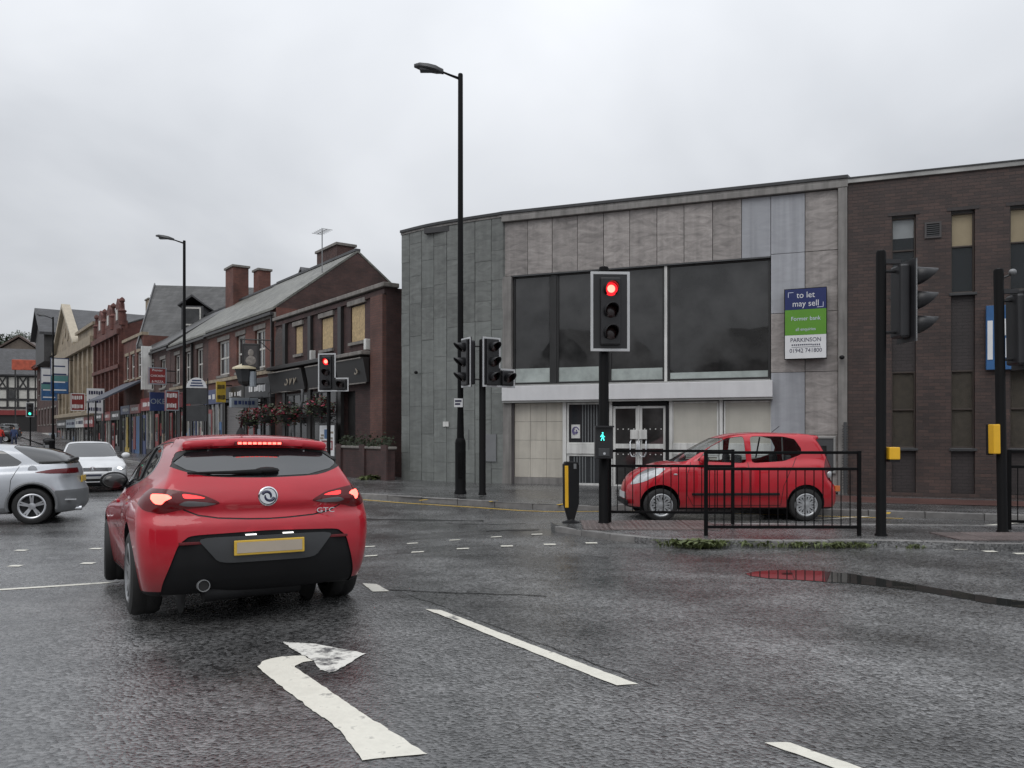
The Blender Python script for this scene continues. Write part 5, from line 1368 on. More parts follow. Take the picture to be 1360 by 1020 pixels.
class Shell:
    def __init__(s, F, lo, hi, h):
        s.F = F; s.h = h
        pts, fc = surfnet(F, lo, hi, h)
        s.bm = bmesh.new(); vsb = [s.bm.verts.new(p) for p in pts]
        for f in fc:
            try: s.bm.faces.new([vsb[i] for i in f])
            except ValueError: pass
        s.bm.normal_update()
    def cut(s, P, view, filt):
        U, V, D = VIEWS[view] if isinstance(view, str) else view
        us_ = [p[0] for p in P]; vs_ = [p[1] for p in P]; mg = s.h*2
        cand = []
        for f in s.bm.faces:
            c = f.calc_center_median(); u, v = c.dot(U), c.dot(V)
            if min(us_)-mg < u < max(us_)+mg and min(vs_)-mg < v < max(vs_)+mg and filt(c, f.normal): cand.append(f)
        cand = set(cand)
        for i in range(len(P)):
            a, b = P[i], P[(i+1) % len(P)]
            e = Vector((b[0]-a[0], b[1]-a[1]))
            if e.length < 1e-6: continue
            no = U*(-e.y)+V*e.x; co = U*a[0]+V*a[1]
            lo_u, hi_u, lo_v, hi_v = min(a[0],b[0])-mg, max(a[0],b[0])+mg, min(a[1],b[1])-mg, max(a[1],b[1])+mg
            fs = []
            for f in cand:
                c = f.calc_center_median()
                if lo_u < c.dot(U) < hi_u and lo_v < c.dot(V) < hi_v: fs.append(f)
            ed = {x for f in fs for x in f.edges}; vt = {x for f in fs for x in f.verts}
            r = bmesh.ops.bisect_plane(s.bm, geom=list(vt)+list(ed)+fs, dist=1e-5, plane_co=co, plane_no=no)
            cand = {f for f in cand if f.is_valid} | {g_ for g_ in r['geom'] if isinstance(g_, bmesh.types.BMFace)}
        s.bm.normal_update()
        return [f for f in cand if f.is_valid and inpoly(f.calc_center_median().dot(U), f.calc_center_median().dot(V), P)]
    def extract(s, faces, name, mats, parent, push=-.006, seal=True, keep=False):
        fs = set(faces); mp = {}; V = []; Fc = []; M_ = []
        def vid(v, k):
            if (v, k) not in mp:
                mp[(v, k)] = len(V); V.append(tuple(v.co+(v.normal*push if k else Vector())))
            return mp[(v, k)]
        for f in fs: Fc.append([vid(v, 1) for v in f.verts]); M_.append(0)
        if seal:
            for f in fs:
                for e in f.edges:
                    if sum(l_ in fs for l_ in e.link_faces) == 1:
                        a, b = e.verts; Fc.append([vid(a,0), vid(b,0), vid(b,1), vid(a,1)]); M_.append(1)
        me = bpy.data.meshes.new(name); me.from_pydata(V, [], Fc); me.polygons.foreach_set("material_index", M_)
        for m in mats: me.materials.append(m)
        me.shade_smooth(); me.set_sharp_from_angle(angle=R(50)); me.update()
        if not keep: bmesh.ops.delete(s.bm, geom=list(fs), context='FACES')
        return link(name, me, parent)
    def gap(s, pts, view, filt, w, parent, mat, name="panel_gap"):
        L_, R_ = [], []
        for i, p in enumerate(pts):
            a = Vector(pts[max(0,i-1)]); b = Vector(pts[min(len(pts)-1,i+1)]); t = (b-a).normalized(); nn = Vector((-t.y,t.x))*w/2
            L_.append(tuple(Vector(p)+nn)); R_.append(tuple(Vector(p)-nn))
        fs = s.cut(L_+R_[::-1], view, filt)
        if fs: s.extract(fs, name, [mat, mat], parent, -.004)
    def arch(s, cx_, cz, r, parent, mat, yin):
        for sg in (1, -1):
            P = [(cx_+r*math.cos(2*math.pi*k/40), cz+r*math.sin(2*math.pi*k/40)) for k in range(40)]
            fs = s.cut(P, 'side', lambda c, n_: c.y*sg > yin)
            if not fs: continue
            fset = set(fs); rim = []
            for f in fs:
                for e in f.edges:
                    if sum(x in fset for x in e.link_faces) == 1:
                        va, vb = e.verts
                        if all(abs(math.hypot(v.co.x-cx_, v.co.z-cz)-r) < .01 for v in (va, vb)): rim.append((va.co.copy(), vb.co.copy()))
            bmesh.ops.delete(s.bm, geom=fs, context='FACES')
            mb_ = MB()
            for a, b in rim:
                mb_.add([a, b, (b.x, sg*yin, b.z), (a.x, sg*yin, a.z)], [(0,1,2,3)])
            mb_.add([(cx_+r*math.cos(2*math.pi*k/40), sg*yin, cz+r*math.sin(2*math.pi*k/40)) for k in range(40)], [tuple(range(40))])
            mb_.build("wheel_arch", mat, parent, recalc=False)
    def finish(s, name, mat, parent, under):
        fs = s.cut([(-1,-.5),(6,-.5),(6,under),(-1,under)], 'side', lambda c, n_: c.z < under+.1)
        if fs: s.extract(fs, "underbody", [black_matt, black_matt], parent, 0, False)
        lo = [v for v in s.bm.verts if not v.link_faces]; bmesh.ops.delete(s.bm, geom=lo, context='VERTS')
        me = bpy.data.meshes.new(name); s.bm.to_mesh(me); s.bm.free(); me.materials.append(mat)
        me.shade_smooth(); me.set_sharp_from_angle(angle=R(50)); me.update()
        return link(name, me, parent)
def car_paint(name, col, metal=.0, rough=.28, coat=1.0, flake=.0):
    m, n, l, p = newmat(name)
    t = n.new("ShaderNodeTexCoord"); a = n.new("ShaderNodeTexNoise"); a.inputs["Scale"].default_value = 2.5; a.inputs["Detail"].default_value = 5
    l.new(t.outputs["Object"], a.inputs["Vector"])
    mr = n.new("ShaderNodeMapRange"); mr.inputs[1].default_value = .3; mr.inputs[2].default_value = .7; mr.inputs[3].default_value = .90; mr.inputs[4].default_value = 1.08
    l.new(a.outputs["Fac"], mr.inputs[0])
    # road grime low on the body
    sx = n.new("ShaderNodeSeparateXYZ"); l.new(t.outputs["Object"], sx.inputs[0])
    gr = n.new("ShaderNodeMapRange"); gr.inputs[1].default_value = .22; gr.inputs[2].default_value = .62; gr.inputs[3].default_value = .42; gr.inputs[4].default_value = 0
    l.new(sx.outputs[2], gr.inputs[0])
    vm = n.new("ShaderNodeVectorMath"); vm.operation = 'SCALE'; vm.inputs[0].default_value = col; l.new(mr.outputs[0], vm.inputs["Scale"])
    mx = n.new("ShaderNodeMix"); mx.data_type = 'RGBA'; l.new(gr.outputs[0], mx.inputs[0]); l.new(vm.outputs[0], mx.inputs[6]); mx.inputs[7].default_value = (.05,.045,.04,1)
    l.new(mx.outputs[2], p.inputs["Base Color"])
    p.inputs["Metallic"].default_value = metal; p.inputs["Roughness"].default_value = rough; p.inputs["Specular IOR Level"].default_value = .25
    p.inputs["Coat Weight"].default_value = coat; p.inputs["Coat Roughness"].default_value = .05
    # beads of rain
    v = n.new("ShaderNodeTexVoronoi"); v.inputs["Scale"].default_value = 55; l.new(t.outputs["Object"], v.inputs["Vector"])
    r2 = n.new("ShaderNodeMapRange"); r2.inputs[1].default_value = .15; r2.inputs[2].default_value = .38; r2.inputs[3].default_value = 1; r2.inputs[4].default_value = 0
    l.new(v.outputs["Distance"], r2.inputs[0])
    bp = n.new("ShaderNodeBump"); bp.inputs["Strength"].default_value = .04; bp.inputs["Distance"].default_value = .003
    l.new(r2.outputs[0], bp.inputs["Height"]); pass
    return m
seal = pm("black rubber seal", (.008,.008,.008), .5, var=.1)
cglass = glassmat("tinted car glass", (.012,.014,.016), .0, .02, 2.0)
cglass_t = glassmat("clear car glass", (.012,.014,.015), .93, .02, 1.6, (.93,.95,.95))
red_lens = pm("red tail lens", (.10,.003,.006), .15, var=.1); smoke_lens = pm("smoked tail lens", (.05,.018,.02), .15, var=.1, coat=1)
clear_lens = pm("clear headlamp lens", (.42,.43,.44), .10, var=.25, scale=12, coat=1, metal=.4)
lit_tail = pm("lit brake lamp", (1,.2,.1), .4, var=0, emit=5, ecol=(1,.085,.07)); lit_tail2 = pm("lit tail lamp", (1,.05,.05), .4, var=0, emit=1.6, ecol=(1,.03,.03))
lit_head = pm("lit headlamp", (1,1,1), .4, var=0, emit=5, ecol=(.9,.95,1))
plate_y = pm("yellow plate", (.62,.40,.05), .35, var=.05); plate_b = pm("blanked beige plate", (.42,.36,.29), .4, var=.08); plate_w = pm("white plate", (.55,.56,.57), .35, var=.05)
interior_m = pm("dark car interior", (.035,.035,.037), .8)
def wheel(parent, x, y, z, r, w, rim_r, style, rmat, steer=0):
    sg = 1 if y > 0 else -1
    t = MB().lathe([(rim_r,-w*.46),(rim_r+.02,-w*.5),(r-.05,-w*.5),(r-.015,-w*.44),(r,-w*.33),(r+.001,-w*.1),(r-.006,-.006),(r-.006,.006),(r+.001,w*.1),(r,w*.33),(r-.015,w*.44),(r-.05,w*.5),(rim_r+.02,w*.5),(rim_r,w*.46)], 40, 'y', closed=True).build("wheel", rubber, parent, smooth=35)
    t.location = (x, y, z); t.rotation_euler = (0, 0, R(steer))
    o = sg*w*.5
    rm = MB().lathe([(rim_r+.004,o*.94),(rim_r-.012,o*1.01),(rim_r-.03,o*.9),(rim_r-.04,-o*.6)], 40, 'y', caps=False)
    rm.build("rim", rmat, t, smooth=40)
    MB().lathe([(rim_r-.035,o*.25),(.02,o*.25)], 30, 'y').build("brake_disc", dark_grey, t)
    sp_ = MB()
    def spoke(a, w0, w1, r0, r1, dy0, dy1):
        ca_, sa_ = math.cos(a), math.sin(a)
        V = []
        for rr_, ww, dy in ((r0,w0,dy0),(r1,w1,dy1)):
            for s2, dd in ((-1,0),(1,0),(1,-sg*.025),(-1,-sg*.025)):
                V.append((ca_*rr_-sa_*s2*ww, o*dy+dd, sa_*rr_+ca_*s2*ww))
        sp_.add(V, [(0,1,5,4),(1,2,6,5),(2,3,7,6),(3,0,4,7),(0,3,2,1),(4,5,6,7)])
    R1 = rim_r-.012
    if style == 'double5':
        for k in range(5):
            for da in (-.17,.17): spoke(k*2*math.pi/5+.3+da, .017, .020, .05, R1, .82, .95)
    elif style == 'five':
        for k in range(5):
            for da in (-.12,.12): spoke(k*2*math.pi/5+.3+da, .018, .014, .05, R1, .80, .95)
    else:
        for k in range(9):
            for da in (-.15,.15): spoke(k*2*math.pi/9+da, .012, .015, .06, R1, .9, .92)
            a = k*2*math.pi/9; sp_.lathe([(.001,o*.93),(.02,o*.90)], 6, 'y', (math.cos(a+.35)*R1*.86,0,math.sin(a+.35)*R1*.86))
    sp_.lathe([(.065,o*.7),(.06,o*.88),(.03,o*.93),(.001,o*.94)], 16, 'y')
    sp_.build("spokes", rmat, t, smooth=30)
    return t
def place_car(root, x, y, heading, pitch=0, roll=0, z=None):
    root.location = (x, y, gz(x, y) if z is None else z)
    root.rotation_euler = (R(roll), R(pitch), R(heading))
def mirror_part(par, x, y, z, mat, sg, s_=1.0):
    m = MB().sphere((x, sg*(y+.10*s_), z), (.085*s_,.125*s_,.085*s_), 14).build("door_mirror", mat, par, smooth=80)
    MB().tube([(x-.01,sg*(y-.06),z-.05),(x,sg*(y+.04),z-.03)], .03*s_, 8).build("mirror_stalk", seal, m)
    MB().sphere((x-.045*s_, sg*(y+.10*s_), z), (.055*s_,.105*s_,.068*s_), 16).build("mirror_glass", glass_dark, m, smooth=80)
    return m
def surf_x(F, y, z, x0=-.2, x1=2.2):
    """x of the rearmost surface point at (y,z)"""
    xs = np.linspace(x0, x1, 1200); f = F(xs, np.full_like(xs, y), np.full_like(xs, z)); i = np.argmax(f < 0); return float(xs[i])
def surf_xf(F, y, z, x0=6, x1=2):
    xs = np.linspace(x0, x1, 1600); f = F(xs, np.full_like(xs, y), np.full_like(xs, z)); i = np.argmax(f < 0); return float(xs[i])
def rearf(c, n_): return n_.x < -.12 and c.x < 1.4
def sidef(sg): return lambda c, n_: c.y*sg > .3 and n_.y*sg > .2
def seats(root, rows, w, zb, zh):
    for x in rows:
        for sg in (1,-1):
            s_ = MB().box(x-.07,x+.10,sg*w-.22,sg*w+.22,.35,zb).build("seat", interior_m, root, bevel=.04)
            bx("head_rest", s_, interior_m, x-.06, x+.04, sg*w-.12, sg*w+.12, zb+.03, zh, .04)

# ---- red coupe-style hatchback, seen from behind
def hero():
    sp = dict(tab=dict(
        plan=[(-.1,.86),(0,.87),(.35,.905),(.8,.922),(1.3,.912),(1.8,.897),(2.6,.893),(3.5,.905),(4.0,.875),(4.3,.80),(4.5,.68)],
        sect=[(.1,.90),(.2,.925),(.35,.962),(.5,.985),(.66,1.0),(.78,.998),(.88,.975),(.97,.925),(1.05,.85)],
        deck=[(-.1,1.06),(0,1.065),(.3,1.075),(.8,1.07),(1.4,1.03),(2.2,.985),(3.0,.955),(3.5,.91),(4.0,.82),(4.3,.70),(4.5,.55)],
        rear=[(.1,.22),(.2,.15),(.32,.06),(.45,.012),(.58,0),(.70,.004),(.74,.014),(.80,.055),(.9,.075),(1.0,.11),(1.06,.15),(1.2,.3)],
        front=[(.1,4.36),(.25,4.45),(.5,4.47),(.7,4.40),(.85,4.15),(1,3.8)],
        gplan=[(0,.70),(.3,.735),(.7,.765),(1.2,.785),(2.0,.79),(2.8,.775),(3.4,.72)],
        roof=[(-.1,1.33),(.2,1.375),(.45,1.405),(.8,1.440),(1.2,1.470),(1.7,1.484),(2.1,1.465),(2.5,1.405),(2.8,1.315),(3.2,1.16),(3.7,.93)],
        hatch=[(.8,.02),(.95,.06),(1.05,.12),(1.12,.19),(1.2,.275),(1.3,.375),(1.38,.46),(1.5,.6)],
        screen=[(.8,3.95),(.95,3.65),(1.1,3.33),(1.3,2.86),(1.45,2.45)]),
        par=dict(hw=.90, rear_c=.22, rear_p=2.6, front_c=.42, bottom=.19, tumble=.46, tumble2=.35, belt=1.0, roof_c=.075, hatch_c=.13, screen_c=.25, kd=.13, kr=.14, kf=.14, kg=.13, kh=.05, kj=.07, spoil=(.335,.85,1.3,.575,.062)))
    def crease(f, x, ay, z):
        side = 1/(1+np.exp(-(ay-.62)/.03))
        l1 = z-(.72-.045*(x-.9)); up = np.clip((x-1.1)/.5,0,1)*np.clip((3.4-x)/.5,0,1)
        f = f+side*up*.016*np.exp(-(np.minimum(l1,0)/.10)**2)*(l1 < 0)+side*up*.016*np.exp(-(l1/.012)**2)*(l1 >= 0)
        l2 = z-(.40+.10*(x-1.2)); up2 = np.clip((x-1.25)/.25,0,1)*np.clip((3.0-x)/.6,0,1)
        return f+side*up2*.014*np.exp(-((l2-.05)/.045)**2)
    sp['extra'] = crease
    F = car_field(sp)
    root = thing("hatchback_car", "red three door hatchback with lit brake lights waiting at the junction", "car")
    sh = Shell(F, (-.1,-1.0,.1), (4.6,1.0,1.56), .026)
    paint = car_paint("red metallic car paint", (.43,.009,.022), .0, .32, .8)
    ZR = .355
    for ax_ in (.86, 3.55): sh.arch(ax_, ZR, .385, root, black_matt, .52)
    # rear glass, black side fins, spoiler lamp
    fin = rounded([(-.66,1.16),(-.45,1.088),(0,1.072),(.45,1.088),(.66,1.16),(.70,1.22),(.61,1.285),(.56,1.30),(.3,1.318),(-.3,1.318),(-.56,1.30),(-.61,1.285),(-.70,1.22)], 2, .3)
    lim = lambda c, n_: n_.x < -.1 and c.x > .08 and c.x < .9
    fs = sh.cut(fin, 'end', lim)
    gl = [(-.63,1.19),(-.56,1.145),(-.36,1.098),(0,1.085),(.36,1.098),(.56,1.145),(.63,1.19),(.64,1.21),(.54,1.285),(.3,1.308),(-.3,1.308),(-.54,1.285),(-.64,1.21)]
    fs2 = sh.cut(gl, 'end', lim)
    sh.extract([f for f in fs2 if f.is_valid], "rear_window", [cglass, seal], root, -.006)
    fs = sh.cut(fin, 'end', lim)
    sh.extract([f for f in fs], "window_fin", [seal, seal], root, -.003)
    # black lower bumper with grey plate surround
    bump_ = rounded([(-.56,.655),(0,.672),(.56,.655),(.64,.59),(.735,.30),(.74,.1),(-.74,.1),(-.735,.30),(-.64,.59)], 3, .2)
    low = lambda c, n_: c.x < .6 and n_.x < -.05 or (c.x < .35 and c.z < .3)
    dif = rounded([(-.52,.635),(.52,.635),(.36,.44),(-.36,.44)], 3, .15)
    fd = sh.cut(dif, 'end', low); 
    sh.extract(fd, "plate_surround", [pm("dark grey bumper plastic", (.045,.047,.05), .4, var=.15), seal], root, .006)
    fb = sh.cut(bump_, 'end', low)
    sh.extract(fb, "lower_bumper", [black_matt, seal], root, -.012)
    # tail lamps wrap round the corners
    for sg in (1,-1):
        P = rounded([(sg*.335,.885),(sg*.47,.955),(sg*.70,1.0),(sg*.80,1.008),(sg*.90,1.005),(sg*.90,.93),(sg*.86,.845),(sg*.74,.815),(sg*.6,.85),(sg*.45,.862)], 3, .3)
        if sg < 0: P = P[::-1]
        filt = lambda c, n_: c.y*sg > .2 and c.x < .42 and n_.x < .35
        hot = rounded([(sg*.80,.968),(sg*.71,.962),(sg*.675,.935),(sg*.72,.915),(sg*.745,.885),(sg*.785,.892),(sg*.81,.93)], 3, .3)
        hot2 = rounded([(sg*.61,.965),(sg*.50,.945),(sg*.44,.925),(sg*.60,.925)], 3, .3)
        grey = rounded([(sg*.36,.885),(sg*.58,.912),(sg*.64,.885),(sg*.58,.868),(sg*.45,.868)], 2, .25)
        if sg < 0: hot, hot2, grey = hot[::-1], hot2[::-1], grey[::-1]
        fh = sh.cut(hot, 'end', filt); fh_i = [f for f in fh]
        oh = sh.extract(fh_i, "brake_lamp", [lit_tail, red_lens], root, .002)
        oh2 = sh.extract(sh.cut(hot2, 'end', filt), "tail_lamp", [lit_tail2, red_lens], root, .002)
        og = sh.extract(sh.cut(grey, 'end', filt), "reversing_lamp", [pm("grey reversing lens", (.10,.09,.095), .15, coat=1), red_lens], root, .002)
        ol = sh.extract(sh.cut(P, 'end', filt), "tail_light", [pm("glowing red tail lens", (.075,.002,.004), .12, var=.1, emit=.02, ecol=(1,.01,.02)), seal], root, .003)
        for q in (oh, oh2, og): q.parent = ol
    # shut lines
    gline = [(-.60,.845),(-.50,.80),(-.36,.775),(-.15,.762),(0,.758),(.15,.762),(.36,.775),(.50,.80),(.60,.845)]
    sh.gap(gline, 'end', rearf, .011, root, seal)
    crease = [(-.62,1.062),(-.3,1.045),(0,1.04),(.3,1.045),(.62,1.062)]
    # side windows
    for sg in (1,-1):
        wpoly = rounded([(3.22,1.005),(2.85,1.17),(2.45,1.315),(2.0,1.378),(1.5,1.372),(1.12,1.315),(.93,1.225),(1.02,1.135),(1.5,1.075),(2.4,1.02)], 3, .3)
        sf = lambda c, n_: c.y*sg > .35 and n_.y*sg > .25
        trim = [(1+(1.035)*0, 0)]
        cxw, czw = 1.95, 1.19
        big = [(cxw+(a-cxw)*1.03, czw+(b-czw)*1.13) for a, b in wpoly]
        fi = sh.cut(wpoly, 'side', sf)
        ow = sh.extract(fi, "side_window", [cglass, seal], root, -.008)
        ob = sh.extract(sh.cut(big, 'side', sf), "window_trim", [chrome, chrome], root, .001, False)
        mb_ = MB()
        for (x0, z0), (x1, z1) in (((1.62,1.075),(1.76,1.365)),):
            pass
        sh.gap([(3.05,.95),(3.1,.8),(3.06,.45),(2.95,.28)], 'side', sf, .010, root, seal); sh.gap([(1.70,1.03),(1.62,.9),(1.60,.6),(1.75,.32),(2.0,.27),(2.95,.27)], 'side', sf, .010, root, seal)
        # window divider pillar, laid on the glass
        V = []
        for t in np.linspace(0, 1, 8):
            x, z = 1.62+.16*t, 1.075+.29*t
            ys = np.linspace(.95, .3, 500); f = F(np.full_like(ys, x), ys*sg, np.full_like(ys, z)); yy = ys[np.argmax(f < 0)]
            V.append((x, sg*(yy-.002), z))
        MB().tube(V, .016, 6).build("window_pillar", seal, root, smooth=60)
        mirror_part(root, 2.92, .76, 1.08, black_paint, sg, 1.08)
        bx("door_handle", root, paint, 1.82, 2.02, min(sg*.895,sg*.925), max(sg*.895,sg*.925), .875, .91, .012)
        for ax_, st in ((.86,0),(3.55,-4)): wheel(root, ax_, sg*.795, .335, .338, .235, .235, 'double5', pm("dark silver alloy", (.28,.285,.29), .3, metal=.8, var=.1), st)
    # spoiler brake strip, wiper, aerial, badge, plate, exhaust
    xs_ = surf_x(F, 0, 1.352); 
    n_led = 9
    bl_ = bx("high_brake_lamp", root, red_lens, xs_-.004, xs_+.05, -.19, .19, 1.338, 1.366, .004)
    for k in range(n_led): bx("brake_led", bl_, lit_tail, xs_-.010, xs_-.0045, -.175+k*.039, -.147+k*.039, 1.343, 1.361)
    wy = [(-.02,1.125),(.25,1.135),(.50,1.115)]
    MB().tube([(surf_x(F,.02,1.125)-.02,.02,1.125),(surf_x(F,.25,1.118)-.025,.25,1.118),(surf_x(F,.56,1.118)-.02,.56,1.118)], [.022,.016,.008], 6).build("rear_wiper", black_matt, root, smooth=60)
    MB().sphere((surf_x(F,-.02,1.135)-.01,-.03,1.13), (.05,.10,.03)).build("wiper_hub", black_matt, root, smooth=60)
    MB().lathe([(.045,1.462),(.03,1.50),(.012,1.53)], 10, c=(1.02,0,-.004)).tube([(1.02,0,1.52),(.95,0,1.60)], [.012,.005], 6).build("roof_aerial", black_matt, root, smooth=60)
    xb = surf_x(F, 0, .93)
    bd = MB().lathe([(.075,.0),(.075,-.012),(.066,-.017),(.060,-.010),(.001,-.010)], 28, 'x', (xb,0,.93)).build("badge", chrome, root, smooth=40)
    gmb = MB()
    for a0, rr_, off in ((.4,.035,.012),(3.4,.035,-.012)):
        gmb.tube([(xb-.014, off+rr_*math.cos(a0+k*.45), .93+rr_*math.sin(a0+k*.45)) for k in range(8)], [.011,.013,.013,.012,.011,.009,.007,.004], 6)
    gmb.build("badge_emblem", navy_txt, bd)
    xt = surf_x(F, -.47, .80); t_ = text("badge_lettering", "GTC", .055, chrome, root, (xt-.035,-.46,.805), (R(90),0,R(-90)), .004, 1.3)
    t_.rotation_euler = (R(90), 0, R(-98))
    xp = surf_x(F, 0, .55)-.018
    pl = bx("number_plate", root, plate_y, xp-.008, xp+.004, -.265, .265, .492, .605, .006); bx("plate_face", pl, plate_b, xp-.012, xp-.0085, -.245, .245, .510, .590)
    for y in (-.14,.14): bx("plate_lamp", root, pm("lit plate lamp", (1,1,1), .4, var=0, emit=1.2, ecol=(1,.98,.95)), xp-.004, xp+.012, y-.04, y+.04, .640, .650)
    for sg in (1,-1): bx("bumper_reflector", root, red_lens, surf_x(F,sg*.55,.59)-.008, surf_x(F,sg*.55,.59)+.02, min(sg*.44,sg*.64), max(sg*.44,sg*.64), .585, .607, .004)
    MB().lathe([(.040,0),(.045,.0),(.045,.18),(.040,.18)], 20, 'x', (.09,.46,.275), closed=True).build("exhaust_tip", grey_metal, root, smooth=40)
    MB().lathe([(.040,.02),(.040,.2)], 16, 'x', (.09,.46,.275)).build("exhaust_bore", seal, root)
    MB().tube([(.2,.45,.2),(.25,.1,.2),(.3,-.3,.2)], .06, 10).build("exhaust_pipe", black_matt, root, smooth=60)
    # roof gutters
    for sg in (1,-1):
        V = []
        for x in np.linspace(.75, 2.55, 12):
            y = sg*(.575-.03*abs(x-1.6)); zs = np.linspace(1.56, 1.1, 500); f = F(np.full_like(zs, x), np.full_like(zs, y), zs); V.append((x, y, zs[np.argmax(f < 0)]-.001))
        MB().tube(V, .008, 5).build("roof_seam", seal, root)
    seats(root, (1.2,2.2), .38, .95, 1.12)
    sh.finish("body", paint, root, .235)
    return root
hero_car = hero()
place_car(hero_car, -1.85, 6.10, 90+30.5, 3.2, .6, .085)
# ---- small red hatchback behind the rails (left side towards us)
def small_hatch():
    sp = dict(tab=dict(
        plan=[(-.1,.72),(0,.73),(.3,.775),(.7,.797),(1.6,.80),(2.6,.797),(3.1,.775),(3.45,.70),(3.7,.58)],
        sect=[(.1,.90),(.2,.93),(.35,.965),(.5,.985),(.7,1.0),(.85,.99),(.97,.955),(1.1,.88)],
        deck=[(-.1,1.0),(0,1.0),(.5,1.06),(1.2,1.03),(2.0,.99),(2.6,1.01),(2.85,1.0),(3.1,.95),(3.35,.87),(3.5,.80),(3.62,.70),(3.75,.55)],
        rear=[(.1,.14),(.22,.05),(.35,.0),(.5,.0),(.6,.03),(.7,.10),(.85,.14),(1.0,.18),(1.2,.3)],
        front=[(.1,3.58),(.25,3.66),(.45,3.68),(.6,3.665),(.75,3.60),(.9,3.42)],
        gplan=[(0,.66),(.4,.69),(1.0,.71),(2.0,.715),(2.6,.69),(3.0,.64)],
        roof=[(-.1,1.42),(.2,1.455),(.5,1.485),(.9,1.508),(1.35,1.515),(1.7,1.498),(1.95,1.44),(2.2,1.33),(2.5,1.17),(2.8,1.0),(3.1,.83)],
        hatch=[(.8,.10),(.95,.14),(1.1,.20),(1.3,.30),(1.42,.38),(1.55,.5)],
        screen=[(.8,3.1),(1.0,2.82),(1.2,2.48),(1.4,2.12),(1.55,1.8)]),
        par=dict(hw=.78, rear_c=.16, front_c=.36, bottom=.20, tumble=.26, tumble2=.2, belt=.98, roof_c=.06, hatch_c=.10, screen_c=.2, kd=.11, kr=.12, kf=.14, kg=.12, kh=.06, kj=.05, spoil=(.30,.7,1.3,.5,.06)))
    F = car_field(sp)
    root = thing("hatchback_car", "small red five door hatchback behind the island rails", "car")
    sh = Shell(F, (-.1,-.9,.1), (3.8,.9,1.6), .03)
    paint = car_paint("bright red car paint", (.47,.010,.022), .0, .32, .8)
    for ax_ in (.67, 3.14): sh.arch(ax_, .30, .325, root, black_matt, .45)
    for sg in (1,-1):
        sf = lambda c, n_: c.y*sg > .3 and n_.y*sg > .25
        fw = rounded([(2.52,1.02),(2.30,1.235),(2.12,1.36),(1.95,1.415),(1.68,1.445),(1.67,.985)], 3, .12)
        rw = rounded([(1.58,.985),(1.57,1.445),(1.0,1.44),(.80,1.395),(.70,1.23),(.72,1.13),(1.02,1.02)], 3, .14)
        for P in (fw, rw): sh.extract(sh.cut(P, 'side', sf), "side_window", [cglass_t, seal], root, -.008)
        V = [(1.04,1.04),(1.01,1.42)]
        ys = [];
        for x, z in V:
            yy = np.linspace(.9,.3,500); f = F(np.full_like(yy,x), yy*sg, np.full_like(yy,z)); ys.append(yy[np.argmax(f<0)])
        MB().tube([(V[0][0],sg*ys[0],V[0][1]),(V[1][0],sg*ys[1],V[1][1])], .014, 6).build("window_pillar", seal, root)
        sh.gap([(2.62,1.0),(2.70,.8),(2.70,.45),(2.60,.27)], 'side', sf, .010, root, seal); sh.gap([(1.65,1.0),(1.64,.6),(1.66,.27)], 'side', sf, .010, root, seal)
        sh.gap([(.80,1.08),(.95,.85),(1.06,.6),(1.10,.28)], 'side', sf, .010, root, seal); sh.gap([(2.60,.27),(1.10,.27)], 'side', sf, .010, root, seal)
        hl = rounded([(3.04,.90),(3.24,.90),(3.44,.81),(3.62,.69),(3.60,.60),(3.40,.67),(3.18,.79)], 3, .25)
        hf = lambda c, n_: c.y*sg > .1 and (n_.y*sg > .1 or n_.x > .2)
        sh.extract(sh.cut(hl, 'side', lambda c, n_: c.y*sg > .38), "headlight", [clear_lens, seal], root, .003)
        tl = rounded([(.17,1.12),(.28,1.08),(.36,.88),(.30,.72),(.22,.66),(.12,.70),(.10,.9)], 3, .25)
        o = sh.extract(sh.cut(tl, 'side', lambda c, n_: c.y*sg > .45), "tail_light", [red_lens, seal], root, .004)
        MB().sphere((.25,sg*.735,.79), (.05,.02,.06)).build("indicator_lens", clear_lens, o, smooth=60)
        bx("side_moulding", root, black_matt, 1.13, 2.62, min(sg*.77,sg*.815), max(sg*.77,sg*.815), .445, .485, .008)
        for x in (1.78,1.0): bx("door_handle", root, paint, x-.09, x+.09, min(sg*.775,sg*.81), max(sg*.775,sg*.81), .90, .93, .01)
        MB().sphere((2.90,sg*.79,.80), (.035,.01,.015)).build("side_repeater", clear_lens, root)
        mirror_part(root, 2.42, .72, 1.05, paint, sg, .85)
        for ax_ in (.67, 3.14): wheel(root, ax_, sg*.70, .278, .278, .17, .192, 'cap', pm("silver wheel trim", (.42,.43,.44), .35, metal=.6, var=.1))
        bx("bumper_indicator", root, pm("amber lens", (.55,.14,.02), .2, coat=1), .05, .14, min(sg*.60,sg*.70), max(sg*.60,sg*.70), .50, .60, .01)
    rg = rounded([(-.50,1.02),(.50,1.02),(.46,1.36),(-.46,1.36)], 3, .12)
    sh.extract(sh.cut(rg, 'end', rearf), "rear_window", [cglass, seal], root, -.006)
    ws = [(-.60,1.0),(.60,1.0),(.50,1.41),(-.50,1.41)]
    sh.extract(sh.cut(rounded(ws,3,.12), 'end', lambda c, n_: c.x > 1.7 and n_.x > .1), "windscreen", [cglass_t, seal], root, -.006)
    xf = surf_xf(F, 0, .42); bx("front_plate", root, plate_w, xf-.02, xf+.003, -.26, .26, .36, .47); bx("lower_grille", root, black_matt, xf-.03, xf+.006, -.45, .45, .25, .34, .01)
    MB().tube([(1.0,0,1.5),(.85,0,1.62)], .006, 5).build("roof_aerial", black_matt, root)
    bx("parcel_shelf", root, interior_m, .35, 1.0, -.6, .6, .9, .93); bx("dashboard", root, interior_m, 2.35, 2.75, -.62, .62, .8, 1.0, .05)
